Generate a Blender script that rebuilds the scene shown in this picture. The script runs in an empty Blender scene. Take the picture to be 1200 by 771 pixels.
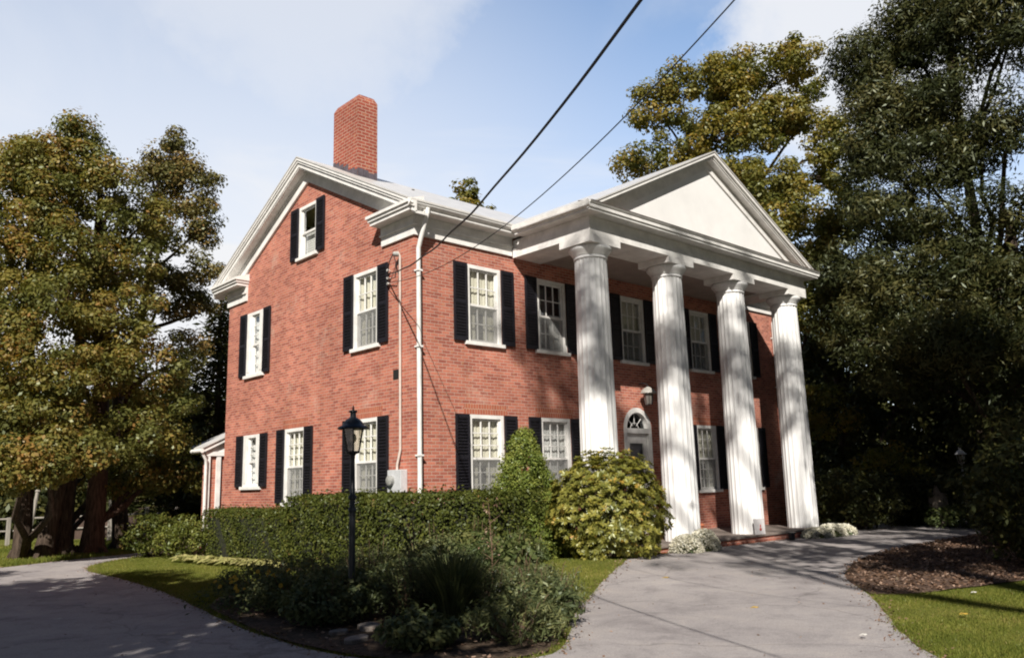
import bpy, bmesh, math, random
import numpy as np
from mathutils import Vector, Matrix
S = bpy.context.scene
COL = S.collection
random.seed(7); RNG = np.random.default_rng(7)
PI = math.pi

# ------------------------------------------------------------------ camera
cam = bpy.data.cameras.new('camera'); camo = bpy.data.objects.new('camera', cam); COL.objects.link(camo)
cam.sensor_fit = 'HORIZONTAL'; cam.sensor_width = 36.0; cam.lens = 36.0*960.61/1200
cam.clip_start = .1; cam.clip_end = 2000
def cam_axes(yaw=.7533, pitch=.1858, roll=-.0276):
    f = Vector((math.sin(yaw)*math.cos(pitch), math.cos(yaw)*math.cos(pitch), math.sin(pitch)))
    r = Vector((math.cos(yaw), -math.sin(yaw), 0)); u = r.cross(f)
    c, s = math.cos(roll), math.sin(roll)
    return f, c*r+s*u, c*u-s*r
F_, R_, U_ = cam_axes()
m = Matrix((R_, U_, -F_)).transposed().to_4x4(); m.translation = (-9.8528, -13.4213, 1.62)
camo.matrix_world = m
S.camera = camo

# ------------------------------------------------------------------ light
SUN_TRAVEL = Vector((1.12, 1.0, -1.12)).normalized()
sun_el = math.asin(-SUN_TRAVEL.z)
sun_az = math.atan2(-SUN_TRAVEL.x, -SUN_TRAVEL.y)          # clockwise from +y
w = bpy.data.worlds.new('World'); S.world = w; w.use_nodes = True
nt = w.node_tree; N = nt.nodes; L = nt.links; N.clear()
def wn(t, **k):
    n = N.new(t)
    for a, b in k.items(): setattr(n, a, b)
    return n
sky = wn('ShaderNodeTexSky', sky_type='NISHITA', sun_disc=False, sun_elevation=sun_el, sun_rotation=sun_az,
         altitude=100, air_density=1.0, dust_density=.7, ozone_density=1.0)
tc = wn('ShaderNodeTexCoord')
sep = wn('ShaderNodeSeparateXYZ'); L.new(tc.outputs['Generated'], sep.inputs[0])
def wmath(op, a, b=None, c=None):
    n = wn('ShaderNodeMath', operation=op)
    for i, v in enumerate((a, b, c)):
        if v is None: continue
        if isinstance(v, (int, float)): n.inputs[i].default_value = v
        else: L.new(v, n.inputs[i])
    return n.outputs[0]
view = Vector((F_.x, F_.y, 0)).normalized()
def dotdir(vec, v):
    d = wn('ShaderNodeVectorMath', operation='DOT_PRODUCT'); L.new(vec, d.inputs[0]); d.inputs[1].default_value = Vector(v).normalized(); return d.outputs['Value']
def smooth(val, a, b, lo=0.0, hi=1.0):
    r = wn('ShaderNodeMapRange', interpolation_type='SMOOTHSTEP'); r.inputs[1].default_value = a; r.inputs[2].default_value = b; r.inputs[3].default_value = lo; r.inputs[4].default_value = hi
    L.new(val, r.inputs[0]); return r.outputs[0]
def pxdir(u, v): return F_ + R_*((u-600)/960.61) - U_*((v-385.5)/960.61)
DIR = tc.outputs['Generated']
def noise(vec, scale, detail=9, rough=.6, dist=0.0):
    n = wn('ShaderNodeTexNoise'); n.inputs['Scale'].default_value = scale; n.inputs['Detail'].default_value = detail; n.inputs['Roughness'].default_value = rough; n.inputs['Distortion'].default_value = dist
    L.new(vec, n.inputs['Vector']); return n
# sky boosted on the house side, dimmed behind the viewpoint to cut fill light
ahead = smooth(dotdir(DIR, view), .05, .78)
zz = wmath('MAXIMUM', sep.outputs[2], .10)
cmb = wn('ShaderNodeCombineXYZ'); L.new(wmath('DIVIDE', sep.outputs[0], zz), cmb.inputs[0]); L.new(wmath('DIVIDE', sep.outputs[1], zz), cmb.inputs[1])
thin = smooth(noise(cmb.outputs[0], .9, 10, .55, .8).outputs[0], .44, .80)
hz = smooth(sep.outputs[2], .66, .10)
# warp the direction so that the cloud banks get ragged edges
wnz = noise(DIR, 3.2, 10, .62)
w1 = wn('ShaderNodeVectorMath', operation='SUBTRACT'); L.new(wnz.outputs['Color'], w1.inputs[0]); w1.inputs[1].default_value = (.5, .5, .5)
w2 = wn('ShaderNodeVectorMath', operation='SCALE'); L.new(w1.outputs[0], w2.inputs[0]); w2.inputs['Scale'].default_value = .42
w3 = wn('ShaderNodeVectorMath', operation='ADD'); L.new(DIR, w3.inputs[0]); L.new(w2.outputs[0], w3.inputs[1])
w4 = wn('ShaderNodeVectorMath', operation='NORMALIZE'); L.new(w3.outputs[0], w4.inputs[0]); WD = w4.outputs[0]
bank_r = wmath('MULTIPLY', smooth(dotdir(WD, pxdir(1010, 10)), .975, .995), .9)
bank_l = wmath('MULTIPLY', smooth(dotdir(WD, pxdir(340, -60)), .960, .997), .72)
lf = smooth(dotdir(DIR, pxdir(40, 260)), .72, .99)
fac = wmath('ADD', wmath('MULTIPLY', hz, .62), wmath('MULTIPLY', lf, .42))
fac = wmath('ADD', fac, wmath('MULTIPLY', thin, .42))
fac = wmath('MAXIMUM', wmath('MAXIMUM', fac, bank_r), bank_l)
fac = wmath('MULTIPLY', wmath('MINIMUM', fac, 1.0), ahead)
bright = wn('ShaderNodeMix', data_type='RGBA'); L.new(ahead, bright.inputs[0])
def tint(c):
    x = wn('ShaderNodeMix', data_type='RGBA', blend_type='MULTIPLY'); x.inputs[0].default_value = 1; L.new(sky.outputs[0], x.inputs[6]); x.inputs[7].default_value = (*c, 1); return x.outputs[2]
L.new(tint((.24, .27, .34)), bright.inputs[6]); L.new(tint((1.95, 2.27, 2.46)), bright.inputs[7])
mixc = wn('ShaderNodeMix', data_type='RGBA'); L.new(fac, mixc.inputs[0])
L.new(bright.outputs[2], mixc.inputs[6]); mixc.inputs[7].default_value = (10.2, 10.3, 10.6, 1)
bg = wn('ShaderNodeBackground'); bg.inputs[1].default_value = .066
L.new(mixc.outputs[2], bg.inputs[0])
wo = wn('ShaderNodeOutputWorld'); L.new(bg.outputs[0], wo.inputs[0])

sl = bpy.data.lights.new('sun', 'SUN'); so = bpy.data.objects.new('sun', sl); COL.objects.link(so)
sl.energy = 5.0; sl.angle = math.radians(.53); sl.color = (1.0, .945, .865)
so.rotation_euler = SUN_TRAVEL.to_track_quat('-Z', 'Y').to_euler(); so.location = (-20, -20, 30)
S.view_settings.view_transform = 'Standard'; S.view_settings.look = 'None'
S.view_settings.exposure = .42; S.view_settings.gamma = 1.0; S.view_settings.use_curve_mapping = False
S.cycles.max_bounces = 6; S.cycles.diffuse_bounces = 2; S.cycles.transparent_max_bounces = 16
S.cycles.use_denoising = True
S.cycles.pixel_filter_type = 'BLACKMAN_HARRIS'; S.cycles.filter_width = 2.0

# ------------------------------------------------------------------ helpers
def tag(o, label=None, cat=None, group=None, kind=None):
    if label: o['label'] = label
    if cat: o['category'] = cat
    if group: o['group'] = group
    if kind: o['kind'] = kind
    return o
def empty(name, loc=(0, 0, 0), label=None, cat=None, group=None):
    o = bpy.data.objects.new(name, None); COL.objects.link(o); o.location = loc; o.empty_display_size = .2
    return tag(o, label, cat, group)
def copy_tree(o, parent=None):
    c = o.copy(); COL.objects.link(c)
    if parent is not None: c.parent = parent
    for ch in list(o.children): copy_tree(ch, c)
    return c

class MB:
    def __init__(s): s.v = []; s.f = []; s.map = None
    def add(s, vs, fs):
        b = len(s.v)
        if s.map: vs = [s.map(*p) for p in vs]
        s.v += [tuple(p) for p in vs]; s.f += [tuple(b+i for i in f) for f in fs]; return s
    def box(s, x0, x1, y0, y1, z0, z1):
        return s.add([(x0,y0,z0),(x1,y0,z0),(x1,y1,z0),(x0,y1,z0),(x0,y0,z1),(x1,y0,z1),(x1,y1,z1),(x0,y1,z1)],
                     [(0,3,2,1),(4,5,6,7),(0,1,5,4),(1,2,6,5),(2,3,7,6),(3,0,4,7)])
    def prism(s, poly, axis, a, b):
        """poly of 2-D points extruded along axis ('x': poly is (y,z); 'y': (x,z); 'z': (x,y))"""
        def P(p, t): return {'x': (t, p[0], p[1]), 'y': (p[0], t, p[1]), 'z': (p[0], p[1], t)}[axis]
        n = len(poly); vs = [P(p, a) for p in poly]+[P(p, b) for p in poly]
        fs = [tuple(range(n))[::-1], tuple(range(n, 2*n))]+[(i, (i+1) % n, n+(i+1) % n, n+i) for i in range(n)]
        return s.add(vs, fs)
    def quad(s, *p): return s.add(list(p), [tuple(range(len(p)))])
    def tube(s, pts, radii, n=8, cap=True):
        pts = [Vector(p) for p in pts]; b = len(s.v); vs = []; fs = []
        if isinstance(radii, (int, float)): radii = [radii]*len(pts)
        up = None
        for i, p in enumerate(pts):
            t = (pts[min(i+1, len(pts)-1)]-pts[max(i-1, 0)])
            t = t.normalized() if t.length > 1e-9 else Vector((0, 0, 1))
            if up is None: up = t.orthogonal().normalized()
            else:
                up = (up-t*up.dot(t)); up = up.normalized() if up.length > 1e-6 else t.orthogonal().normalized()
            sd = t.cross(up)
            for k in range(n):
                a = 2*PI*k/n; vs.append(tuple(p+(up*math.cos(a)+sd*math.sin(a))*radii[i]))
        for i in range(len(pts)-1):
            for k in range(n): fs.append((i*n+k, i*n+(k+1) % n, (i+1)*n+(k+1) % n, (i+1)*n+k))
        if cap: fs += [tuple(range(n))[::-1], tuple(range((len(pts)-1)*n, len(pts)*n))]
        return s.add(vs, fs)
    def lathe(s, prof, c=(0, 0, 0), n=24, fl=None):
        """prof: (r,z) list; fl(angle)-> radius factor"""
        vs = []; fs = []
        for r, z in prof:
            for k in range(n):
                a = 2*PI*k/n; q = r*(fl(k) if fl else 1)
                vs.append((c[0]+q*math.cos(a), c[1]+q*math.sin(a), c[2]+z))
        for i in range(len(prof)-1):
            for k in range(n): fs.append((i*n+k, i*n+(k+1) % n, (i+1)*n+(k+1) % n, (i+1)*n+k))
        fs += [tuple(range(n))[::-1], tuple(range((len(prof)-1)*n, len(prof)*n))]
        return s.add(vs, fs)
    def ball(s, c, r, n=10, sq=(1, 1, 1)):
        vs = []; fs = []
        for i in range(n+1):
            t = PI*i/n
            for k in range(n): a = 2*PI*k/n; vs.append((c[0]+r*sq[0]*math.sin(t)*math.cos(a), c[1]+r*sq[1]*math.sin(t)*math.sin(a), c[2]+r*sq[2]*math.cos(t)))
        for i in range(n):
            for k in range(n): fs.append((i*n+k, i*n+(k+1) % n, (i+1)*n+(k+1) % n, (i+1)*n+k))
        return s.add(vs, fs)
    def build(s, name, mat, parent=None, smooth=False, loc=None, bevel=0, recalc=True, uv=True):
        me = bpy.data.meshes.new(name); me.from_pydata(s.v, [], s.f); me.materials.append(mat)
        if recalc:
            bm = bmesh.new(); bm.from_mesh(me); bmesh.ops.recalc_face_normals(bm, faces=bm.faces); bm.to_mesh(me); bm.free()
        if uv:
            ul = me.uv_layers.new(name='UVMap').data
            for pl in me.polygons:
                n = pl.normal; ax = max(range(3), key=lambda i: abs(n[i]))
                for li in pl.loop_indices:
                    c = me.vertices[me.loops[li].vertex_index].co
                    ul[li].uv = (c.y, c.z) if ax == 0 else (c.x, c.z) if ax == 1 else (c.x, c.y)
        if smooth:
            for pl in me.polygons: pl.use_smooth = True
            try: me.set_sharp_from_angle(angle=math.radians(40))
            except Exception: pass
        o = bpy.data.objects.new(name, me); COL.objects.link(o)
        if parent is not None: o.parent = parent
        if loc is not None: o.location = loc
        if bevel:
            b = o.modifiers.new('bevel', 'BEVEL'); b.width = bevel; b.segments = 2; b.limit_method = 'ANGLE'
        return o

# ------------------------------------------------------------------ materials
def mat(name):
    m = bpy.data.materials.new(name); m.use_nodes = True; t = m.node_tree; t.nodes.clear()
    out = t.nodes.new('ShaderNodeOutputMaterial')
    def n(kind, **k):
        x = t.nodes.new(kind)
        for a, b in k.items():
            if a.startswith('i_'):
                key = a[2:]; key = int(key) if key.isdigit() else key.replace('_', ' ')
                x.inputs[key].default_value = b
            else: setattr(x, a, b)
        return x
    return m, n, t.links.new, out
def ramp(n, stops):
    r = n('ShaderNodeValToRGB'); e = r.color_ramp.elements
    while len(e) < len(stops): e.new(.5)
    for i, (p, c) in enumerate(stops): e[i].position = p; e[i].color = (*c, 1)
    return r
def plain(name, col, rough=.5, var=.12, scale=6, spec=.4, metal=0, bump=0, stretch=None, c2=None):
    m, n, l, out = mat(name)
    b = n('ShaderNodeBsdfPrincipled', i_Roughness=rough, i_Metallic=metal); b.inputs['Specular IOR Level'].default_value = spec
    tc = n('ShaderNodeTexCoord'); mp = n('ShaderNodeMapping'); l(tc.outputs['Object'], mp.inputs[0])
    if stretch: mp.inputs['Scale'].default_value = stretch
    nz = n('ShaderNodeTexNoise', i_Scale=scale, i_Detail=8, i_Roughness=.65); l(mp.outputs[0], nz.inputs['Vector'])
    lo = c2 or tuple(c*(1-var*1.6) for c in col); hi = tuple(min(1, c*(1+var*.4)) for c in col)
    r = ramp(n, [(.30, lo), (.62, hi)]); l(nz.outputs[0], r.inputs[0]); l(r.outputs[0], b.inputs['Base Color'])
    if bump:
        bp = n('ShaderNodeBump', i_Strength=bump, i_Distance=.02); l(nz.outputs[0], bp.inputs['Height']); l(bp.outputs[0], b.inputs['Normal'])
    l(b.outputs[0], out.inputs[0]); return m

def brick_mat(name, c1, c2, mortar, pale=.0, bw=.215, rh=.075, ms=.007):
    m, n, l, out = mat(name)
    uv = n('ShaderNodeUVMap'); b = n('ShaderNodeBsdfPrincipled', i_Roughness=.88); b.inputs['Specular IOR Level'].default_value = .2
    br = n('ShaderNodeTexBrick', i_Scale=1.0); br.offset = .5; br.squash = 1
    br.inputs['Brick Width'].default_value = bw; br.inputs['Row Height'].default_value = rh
    br.inputs['Mortar Size'].default_value = ms; br.inputs['Mortar Smooth'].default_value = .25; br.inputs['Bias'].default_value = -.1
    br.inputs['Color1'].default_value = (*c1, 1); br.inputs['Color2'].default_value = (*c2, 1); br.inputs['Mortar'].default_value = (*mortar, 1)
    # slight waviness of the courses
    nw = n('ShaderNodeTexNoise', i_Scale=3.0, i_Detail=3); l(uv.outputs[0], nw.inputs['Vector'])
    vm = n('ShaderNodeVectorMath', operation='SCALE'); vm.inputs['Scale'].default_value = .02; l(nw.outputs['Color'], vm.inputs[0])
    va = n('ShaderNodeVectorMath', operation='ADD'); l(uv.outputs[0], va.inputs[0]); l(vm.outputs[0], va.inputs[1])
    l(va.outputs[0], br.inputs['Vector'])
    n1 = n('ShaderNodeTexNoise', i_Scale=.7, i_Detail=7, i_Roughness=.6); l(uv.outputs[0], n1.inputs['Vector'])
    hv = n('ShaderNodeHueSaturation', i_Saturation=1); mr = n('ShaderNodeMapRange'); mr.inputs[1].default_value = .3; mr.inputs[2].default_value = .7
    mr.inputs[3].default_value = .80; mr.inputs[4].default_value = 1.15; l(n1.outputs[0], mr.inputs[0]); l(mr.outputs[0], hv.inputs['Value'])
    l(br.outputs['Color'], hv.inputs['Color'])
    # odd single bricks: a blocky second noise
    n3 = n('ShaderNodeTexNoise', i_Scale=9.0, i_Detail=2); l(uv.outputs[0], n3.inputs['Vector'])
    r3 = ramp(n, [(.60, (0, 0, 0)), (.72, (1, 1, 1))]); l(n3.outputs[0], r3.inputs[0])
    mx3 = n('ShaderNodeMix', data_type='RGBA'); l(hv.outputs[0], mx3.inputs[6]); mx3.inputs[7].default_value = (.50, .25, .13, 1)
    f3 = n('ShaderNodeMath', operation='MULTIPLY'); l(r3.outputs[0], f3.inputs[0]); f3.inputs[1].default_value = .6; l(f3.outputs[0], mx3.inputs[0])
    # lime bloom patches
    n2 = n('ShaderNodeTexNoise', i_Scale=.9, i_Detail=12, i_Roughness=.78, i_Distortion=.2); l(uv.outputs[0], n2.inputs['Vector'])
    r2 = ramp(n, [(.56, (0, 0, 0)), (.74, (1, 1, 1))]); l(n2.outputs[0], r2.inputs[0])
    mx = n('ShaderNodeMix', data_type='RGBA'); f = n('ShaderNodeMath', operation='MULTIPLY'); l(r2.outputs[0], f.inputs[0]); f.inputs[1].default_value = pale
    l(f.outputs[0], mx.inputs[0]); l(mx3.outputs[2], mx.inputs[6]); mx.inputs[7].default_value = (.62, .45, .36, 1)
    l(mx.outputs[2], b.inputs['Base Color'])
    # damp and soot streaks running down the wall
    ms_ = n('ShaderNodeMapping'); ms_.inputs['Scale'].default_value = (1.3, .22, 1); l(uv.outputs[0], ms_.inputs[0])
    n4 = n('ShaderNodeTexNoise', i_Scale=1.6, i_Detail=9, i_Roughness=.7); l(ms_.outputs[0], n4.inputs['Vector'])
    r4 = ramp(n, [(.36, (.70, .67, .66)), (.58, (1, 1, 1))]); l(n4.outputs[0], r4.inputs[0])
    m4 = n('ShaderNodeMix', data_type='RGBA', blend_type='MULTIPLY'); m4.inputs[0].default_value = .45; l(mx.outputs[2], m4.inputs[6]); l(r4.outputs[0], m4.inputs[7]); l(m4.outputs[2], b.inputs['Base Color'])
    bp = n('ShaderNodeBump', i_Strength=.5, i_Distance=.008, invert=True); l(br.outputs['Fac'], bp.inputs['Height']); l(bp.outputs[0], b.inputs['Normal'])
    l(b.outputs[0], out.inputs[0]); return m

M_brick = brick_mat('house_brick', (.55, .195, .130), (.30, .088, .064), (.53, .38, .31), pale=.8, bw=.205, rh=.068, ms=.006)
M_chim = brick_mat('chimney_brick', (.33, .082, .054), (.25, .060, .042), (.44, .28, .21), bw=.22, rh=.085, ms=.011)
M_lintel = brick_mat('soldier_brick', (.43, .13, .075), (.35, .10, .06), (.48, .32, .24), bw=.075, rh=.23)
M_white = plain('white_paint', (.82, .80, .765), .5, .13, 3.5, spec=.3)
def column_mat():
    m, n, l, out = mat('column_paint'); b = n('ShaderNodeBsdfPrincipled', i_Roughness=.5); b.inputs['Specular IOR Level'].default_value = .3
    tc = n('ShaderNodeTexCoord'); mp = n('ShaderNodeMapping'); mp.inputs['Scale'].default_value = (9, 9, .45); l(tc.outputs['Object'], mp.inputs[0])
    nz = n('ShaderNodeTexNoise', i_Scale=1.6, i_Detail=8, i_Roughness=.7); l(mp.outputs[0], nz.inputs['Vector'])
    r = ramp(n, [(.34, (.69, .685, .675)), (.50, (.83, .825, .81))]); l(nz.outputs[0], r.inputs[0]); l(r.outputs[0], b.inputs['Base Color'])
    l(b.outputs[0], out.inputs[0]); return m
M_column = column_mat()
M_tymp = plain('tympanum_boards', (.85, .84, .82), .5, .05, 1.4, spec=.25)
M_ceil = plain('porch_ceiling_darkened', (.40, .33, .29), .6, .12, 3)  # ceiling colour lowered to deepen the shade under the porch
M_shut = plain('shutter_paint', (.014, .013, .018), .5, .2, 8, spec=.35)
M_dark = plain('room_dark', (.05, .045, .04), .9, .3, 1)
M_curt = plain('curtain_cloth', (.74, .70, .58), .9, .12, 3, spec=.1, stretch=(6, 6, .4))
M_curtw = plain('white_curtain_cloth', (.74, .73, .71), .9, .15, 3, spec=.1, stretch=(6, 6, .4))
M_roof = plain('roof_metal', (.60, .58, .55), .38, .14, 3, spec=.5)
M_flash = plain('lead_flashing', (.10, .085, .10), .7, .3, 5)
M_trimdark = plain('old_flashing', (.16, .12, .10), .7, .4, 8)
M_stone = plain('porch_stone', (.22, .18, .155), .8, .25, 5, bump=.4)
M_metal_black = plain('black_lamp_metal', (.016, .020, .026), .42, .3, 14, spec=.5)
M_grey = plain('meter_box_metal', (.55, .56, .57), .45, .1, 8)
M_steel = plain('dial_steel', (.35, .35, .33), .35, .3, 20, spec=.6)
M_cable = plain('cable_rubber', (.02, .02, .022), .6, .3, 30)
M_pot = plain('terracotta', (.42, .14, .07), .8, .2, 8)
M_red = plain('red_enamel', (.45, .05, .03), .4, .2, 20)
M_bark = plain('bark', (.085, .062, .047), .95, .5, 5, spec=.1, bump=1.0, stretch=(4, 4, .6))
M_barkred = plain('red_bark', (.105, .062, .045), .95, .5, 5, spec=.1, bump=1.0, stretch=(4, 4, .6))
M_wood = plain('weathered_wood', (.34, .31, .27), .9, .3, 6, spec=.1, stretch=(4, 4, .6))
M_brown = plain('stained_boards', (.10, .065, .05), .85, .3, 4)
M_flag = plain('pale_flagstone', (.27, .23, .20), .9, .4, 7, bump=.8)
M_stem = plain('green_stem', (.06, .085, .03), .8, .3, 9)
M_drystem = plain('dry_stem', (.16, .10, .06), .85, .3, 9)

def glass_mat():
    m, n, l, out = mat('window_glass')
    tr = n('ShaderNodeBsdfTransparent'); tr.inputs[0].default_value = (.95, .965, .955, 1)
    gl = n('ShaderNodeBsdfGlossy', i_Roughness=.02); gl.inputs[0].default_value = (.9, .95, 1, 1)
    lw = n('ShaderNodeLayerWeight', i_Blend=.5); pw = n('ShaderNodeMath', operation='POWER'); l(lw.outputs['Facing'], pw.inputs[0]); pw.inputs[1].default_value = 4.0; mx = n('ShaderNodeMixShader')
    ma = n('ShaderNodeMath', operation='MULTIPLY_ADD'); l(pw.outputs[0], ma.inputs[0]); ma.inputs[1].default_value = .90; ma.inputs[2].default_value = .11
    tc = n('ShaderNodeTexCoord'); nz = n('ShaderNodeTexNoise', i_Scale=2.5, i_Detail=2); l(tc.outputs['Object'], nz.inputs['Vector'])
    bp = n('ShaderNodeBump', i_Strength=.22, i_Distance=.05); l(nz.outputs[0], bp.inputs['Height']); l(bp.outputs[0], gl.inputs['Normal'])
    l(ma.outputs[0], mx.inputs[0]); l(tr.outputs[0], mx.inputs[1]); l(gl.outputs[0], mx.inputs[2]); l(mx.outputs[0], out.inputs[0]); return m
M_glass = glass_mat()
def screen_mat():
    m, n, l, out = mat('insect_screen')
    tr = n('ShaderNodeBsdfTransparent'); d = n('ShaderNodeBsdfDiffuse'); mx = n('ShaderNodeMixShader', i_Fac=.5)
    tc = n('ShaderNodeTexCoord'); nz = n('ShaderNodeTexNoise', i_Scale=4, i_Detail=5); l(tc.outputs['Object'], nz.inputs['Vector'])
    r = ramp(n, [(.3, (.22, .22, .215)), (.7, (.31, .31, .30))]); l(nz.outputs[0], r.inputs[0]); l(r.outputs[0], d.inputs[0])
    l(tr.outputs[0], mx.inputs[1]); l(d.outputs[0], mx.inputs[2]); l(mx.outputs[0], out.inputs[0]); return m
M_screen = screen_mat()

def leaf_mat(name, stops, trans=.32, gloss=.05, hue=None):
    m, n, l, out = mat(name)
    at = n('ShaderNodeAttribute', attribute_name='tone', attribute_type='GEOMETRY')
    r = ramp(n, stops); l(at.outputs['Fac'], r.inputs[0])
    d = n('ShaderNodeBsdfDiffuse'); t = n('ShaderNodeBsdfTranslucent'); g = n('ShaderNodeBsdfGlossy', i_Roughness=.42)
    g.inputs[0].default_value = (.45, .5, .4, 1)
    l(r.outputs[0], d.inputs[0])
    hs = n('ShaderNodeHueSaturation', i_Saturation=1.15, i_Value=1.15); l(r.outputs[0], hs.inputs['Color']); l(hs.outputs[0], t.inputs[0])
    m1 = n('ShaderNodeMixShader', i_Fac=trans); l(d.outputs[0], m1.inputs[1]); l(t.outputs[0], m1.inputs[2])
    m2 = n('ShaderNodeMixShader', i_Fac=gloss); l(m1.outputs[0], m2.inputs[1]); l(g.outputs[0], m2.inputs[2])
    l(m2.outputs[0], out.inputs[0]); return m
M_leaf_maple = leaf_mat('maple_leaf', [(0, (.085, .098, .024)), (.5, (.175, .165, .036)), (.82, (.27, .215, .045)), (1, (.33, .215, .05))], trans=.38)
M_leaf_left = leaf_mat('autumn_leaf', [(0, (.085, .098, .026)), (.5, (.175, .168, .042)), (.8, (.26, .205, .050)), (1, (.33, .18, .055))], trans=.38)
M_leaf_rust = leaf_mat('rusty_leaf', [(0, (.080, .082, .026)), (.5, (.165, .140, .042)), (1, (.28, .165, .058))])
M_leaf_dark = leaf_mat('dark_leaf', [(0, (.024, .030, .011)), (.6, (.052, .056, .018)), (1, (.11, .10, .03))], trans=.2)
M_needle = leaf_mat('needle', [(0, (.022, .029, .010)), (.6, (.049, .053, .017)), (1, (.105, .092, .030))], trans=.2)
M_hedge = leaf_mat('hedge_leaf', [(0, (.040, .054, .012)), (.55, (.085, .098, .020)), (.9, (.145, .145, .032)), (1, (.20, .12, .04))], trans=.25, gloss=.03)
M_cone = leaf_mat('conifer_leaf', [(0, (.09, .13, .026)), (.6, (.19, .23, .045)), (1, (.30, .31, .07))], trans=.25)
M_rhod = leaf_mat('rhododendron_leaf', [(0, (.095, .105, .02)), (.5, (.235, .225, .042)), (.86, (.38, .33, .07)), (.95, (.45, .34, .06)), (1, (.48, .24, .05))], trans=.25, gloss=.10)
M_hosta = leaf_mat('hosta_leaf', [(0, (.18, .20, .06)), (.5, (.34, .33, .12)), (1, (.50, .45, .20))], trans=.3)
M_bed = leaf_mat('bed_leaf', [(0, (.050, .066, .030)), (.6, (.105, .125, .050)), (1, (.19, .19, .075))], trans=.25)
M_bedlt = leaf_mat('light_bed_leaf', [(0, (.05, .075, .025)), (.6, (.105, .13, .042)), (1, (.20, .20, .07))], trans=.3)
M_golden = leaf_mat('golden_shrub_leaf', [(0, (.08, .10, .02)), (.6, (.15, .17, .035)), (1, (.24, .23, .055))], trans=.3)
M_petalw = leaf_mat('white_petal', [(0, (.52, .48, .34)), (.6, (.74, .71, .58)), (1, (.84, .82, .72))], trans=.3, gloss=0)
M_petaly = plain('yellow_petal', (.75, .42, .02), .6, .15, 20)
M_grass = leaf_mat('grass_blade', [(0, (.09, .115, .02)), (.5, (.18, .195, .038)), (.9, (.28, .26, .065)), (1, (.34, .26, .10))], trans=.3, gloss=.03)
M_litter = leaf_mat('dead_leaf', [(0, (.10, .062, .04)), (.6, (.23, .14, .095)), (1, (.46, .33, .25))], trans=.1, gloss=.02)
M_yellowleaf = plain('yellow_fallen_leaf', (.55, .36, .06), .7, .2, 20)
M_paleleaf = plain('pale_fallen_leaf', (.62, .60, .55), .7, .2, 20)

def ground_mat():
    m, n, l, out = mat('grass_ground'); b = n('ShaderNodeBsdfPrincipled', i_Roughness=.95); b.inputs['Specular IOR Level'].default_value = .1
    tc = n('ShaderNodeTexCoord')
    a = n('ShaderNodeTexNoise', i_Scale=.5, i_Detail=9, i_Roughness=.65); l(tc.outputs['Object'], a.inputs['Vector'])
    f = n('ShaderNodeTexNoise', i_Scale=28, i_Detail=6, i_Roughness=.7); l(tc.outputs['Object'], f.inputs['Vector'])
    r1 = ramp(n, [(.3, (.12, .135, .028)), (.55, (.18, .185, .042)), (.75, (.25, .215, .075))]); l(a.outputs[0], r1.inputs[0])
    r2 = ramp(n, [(.3, (.55, .55, .55)), (.7, (1.25, 1.25, 1.2))]); l(f.outputs[0], r2.inputs[0])
    mx = n('ShaderNodeMix', data_type='RGBA', blend_type='MULTIPLY'); mx.inputs[0].default_value = 1; l(r1.outputs[0], mx.inputs[6]); l(r2.outputs[0], mx.inputs[7])
    l(mx.outputs[2], b.inputs['Base Color']); bp = n('ShaderNodeBump', i_Strength=.8, i_Distance=.04); l(f.outputs[0], bp.inputs['Height']); l(bp.outputs[0], b.inputs['Normal'])
    l(b.outputs[0], out.inputs[0]); return m
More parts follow.
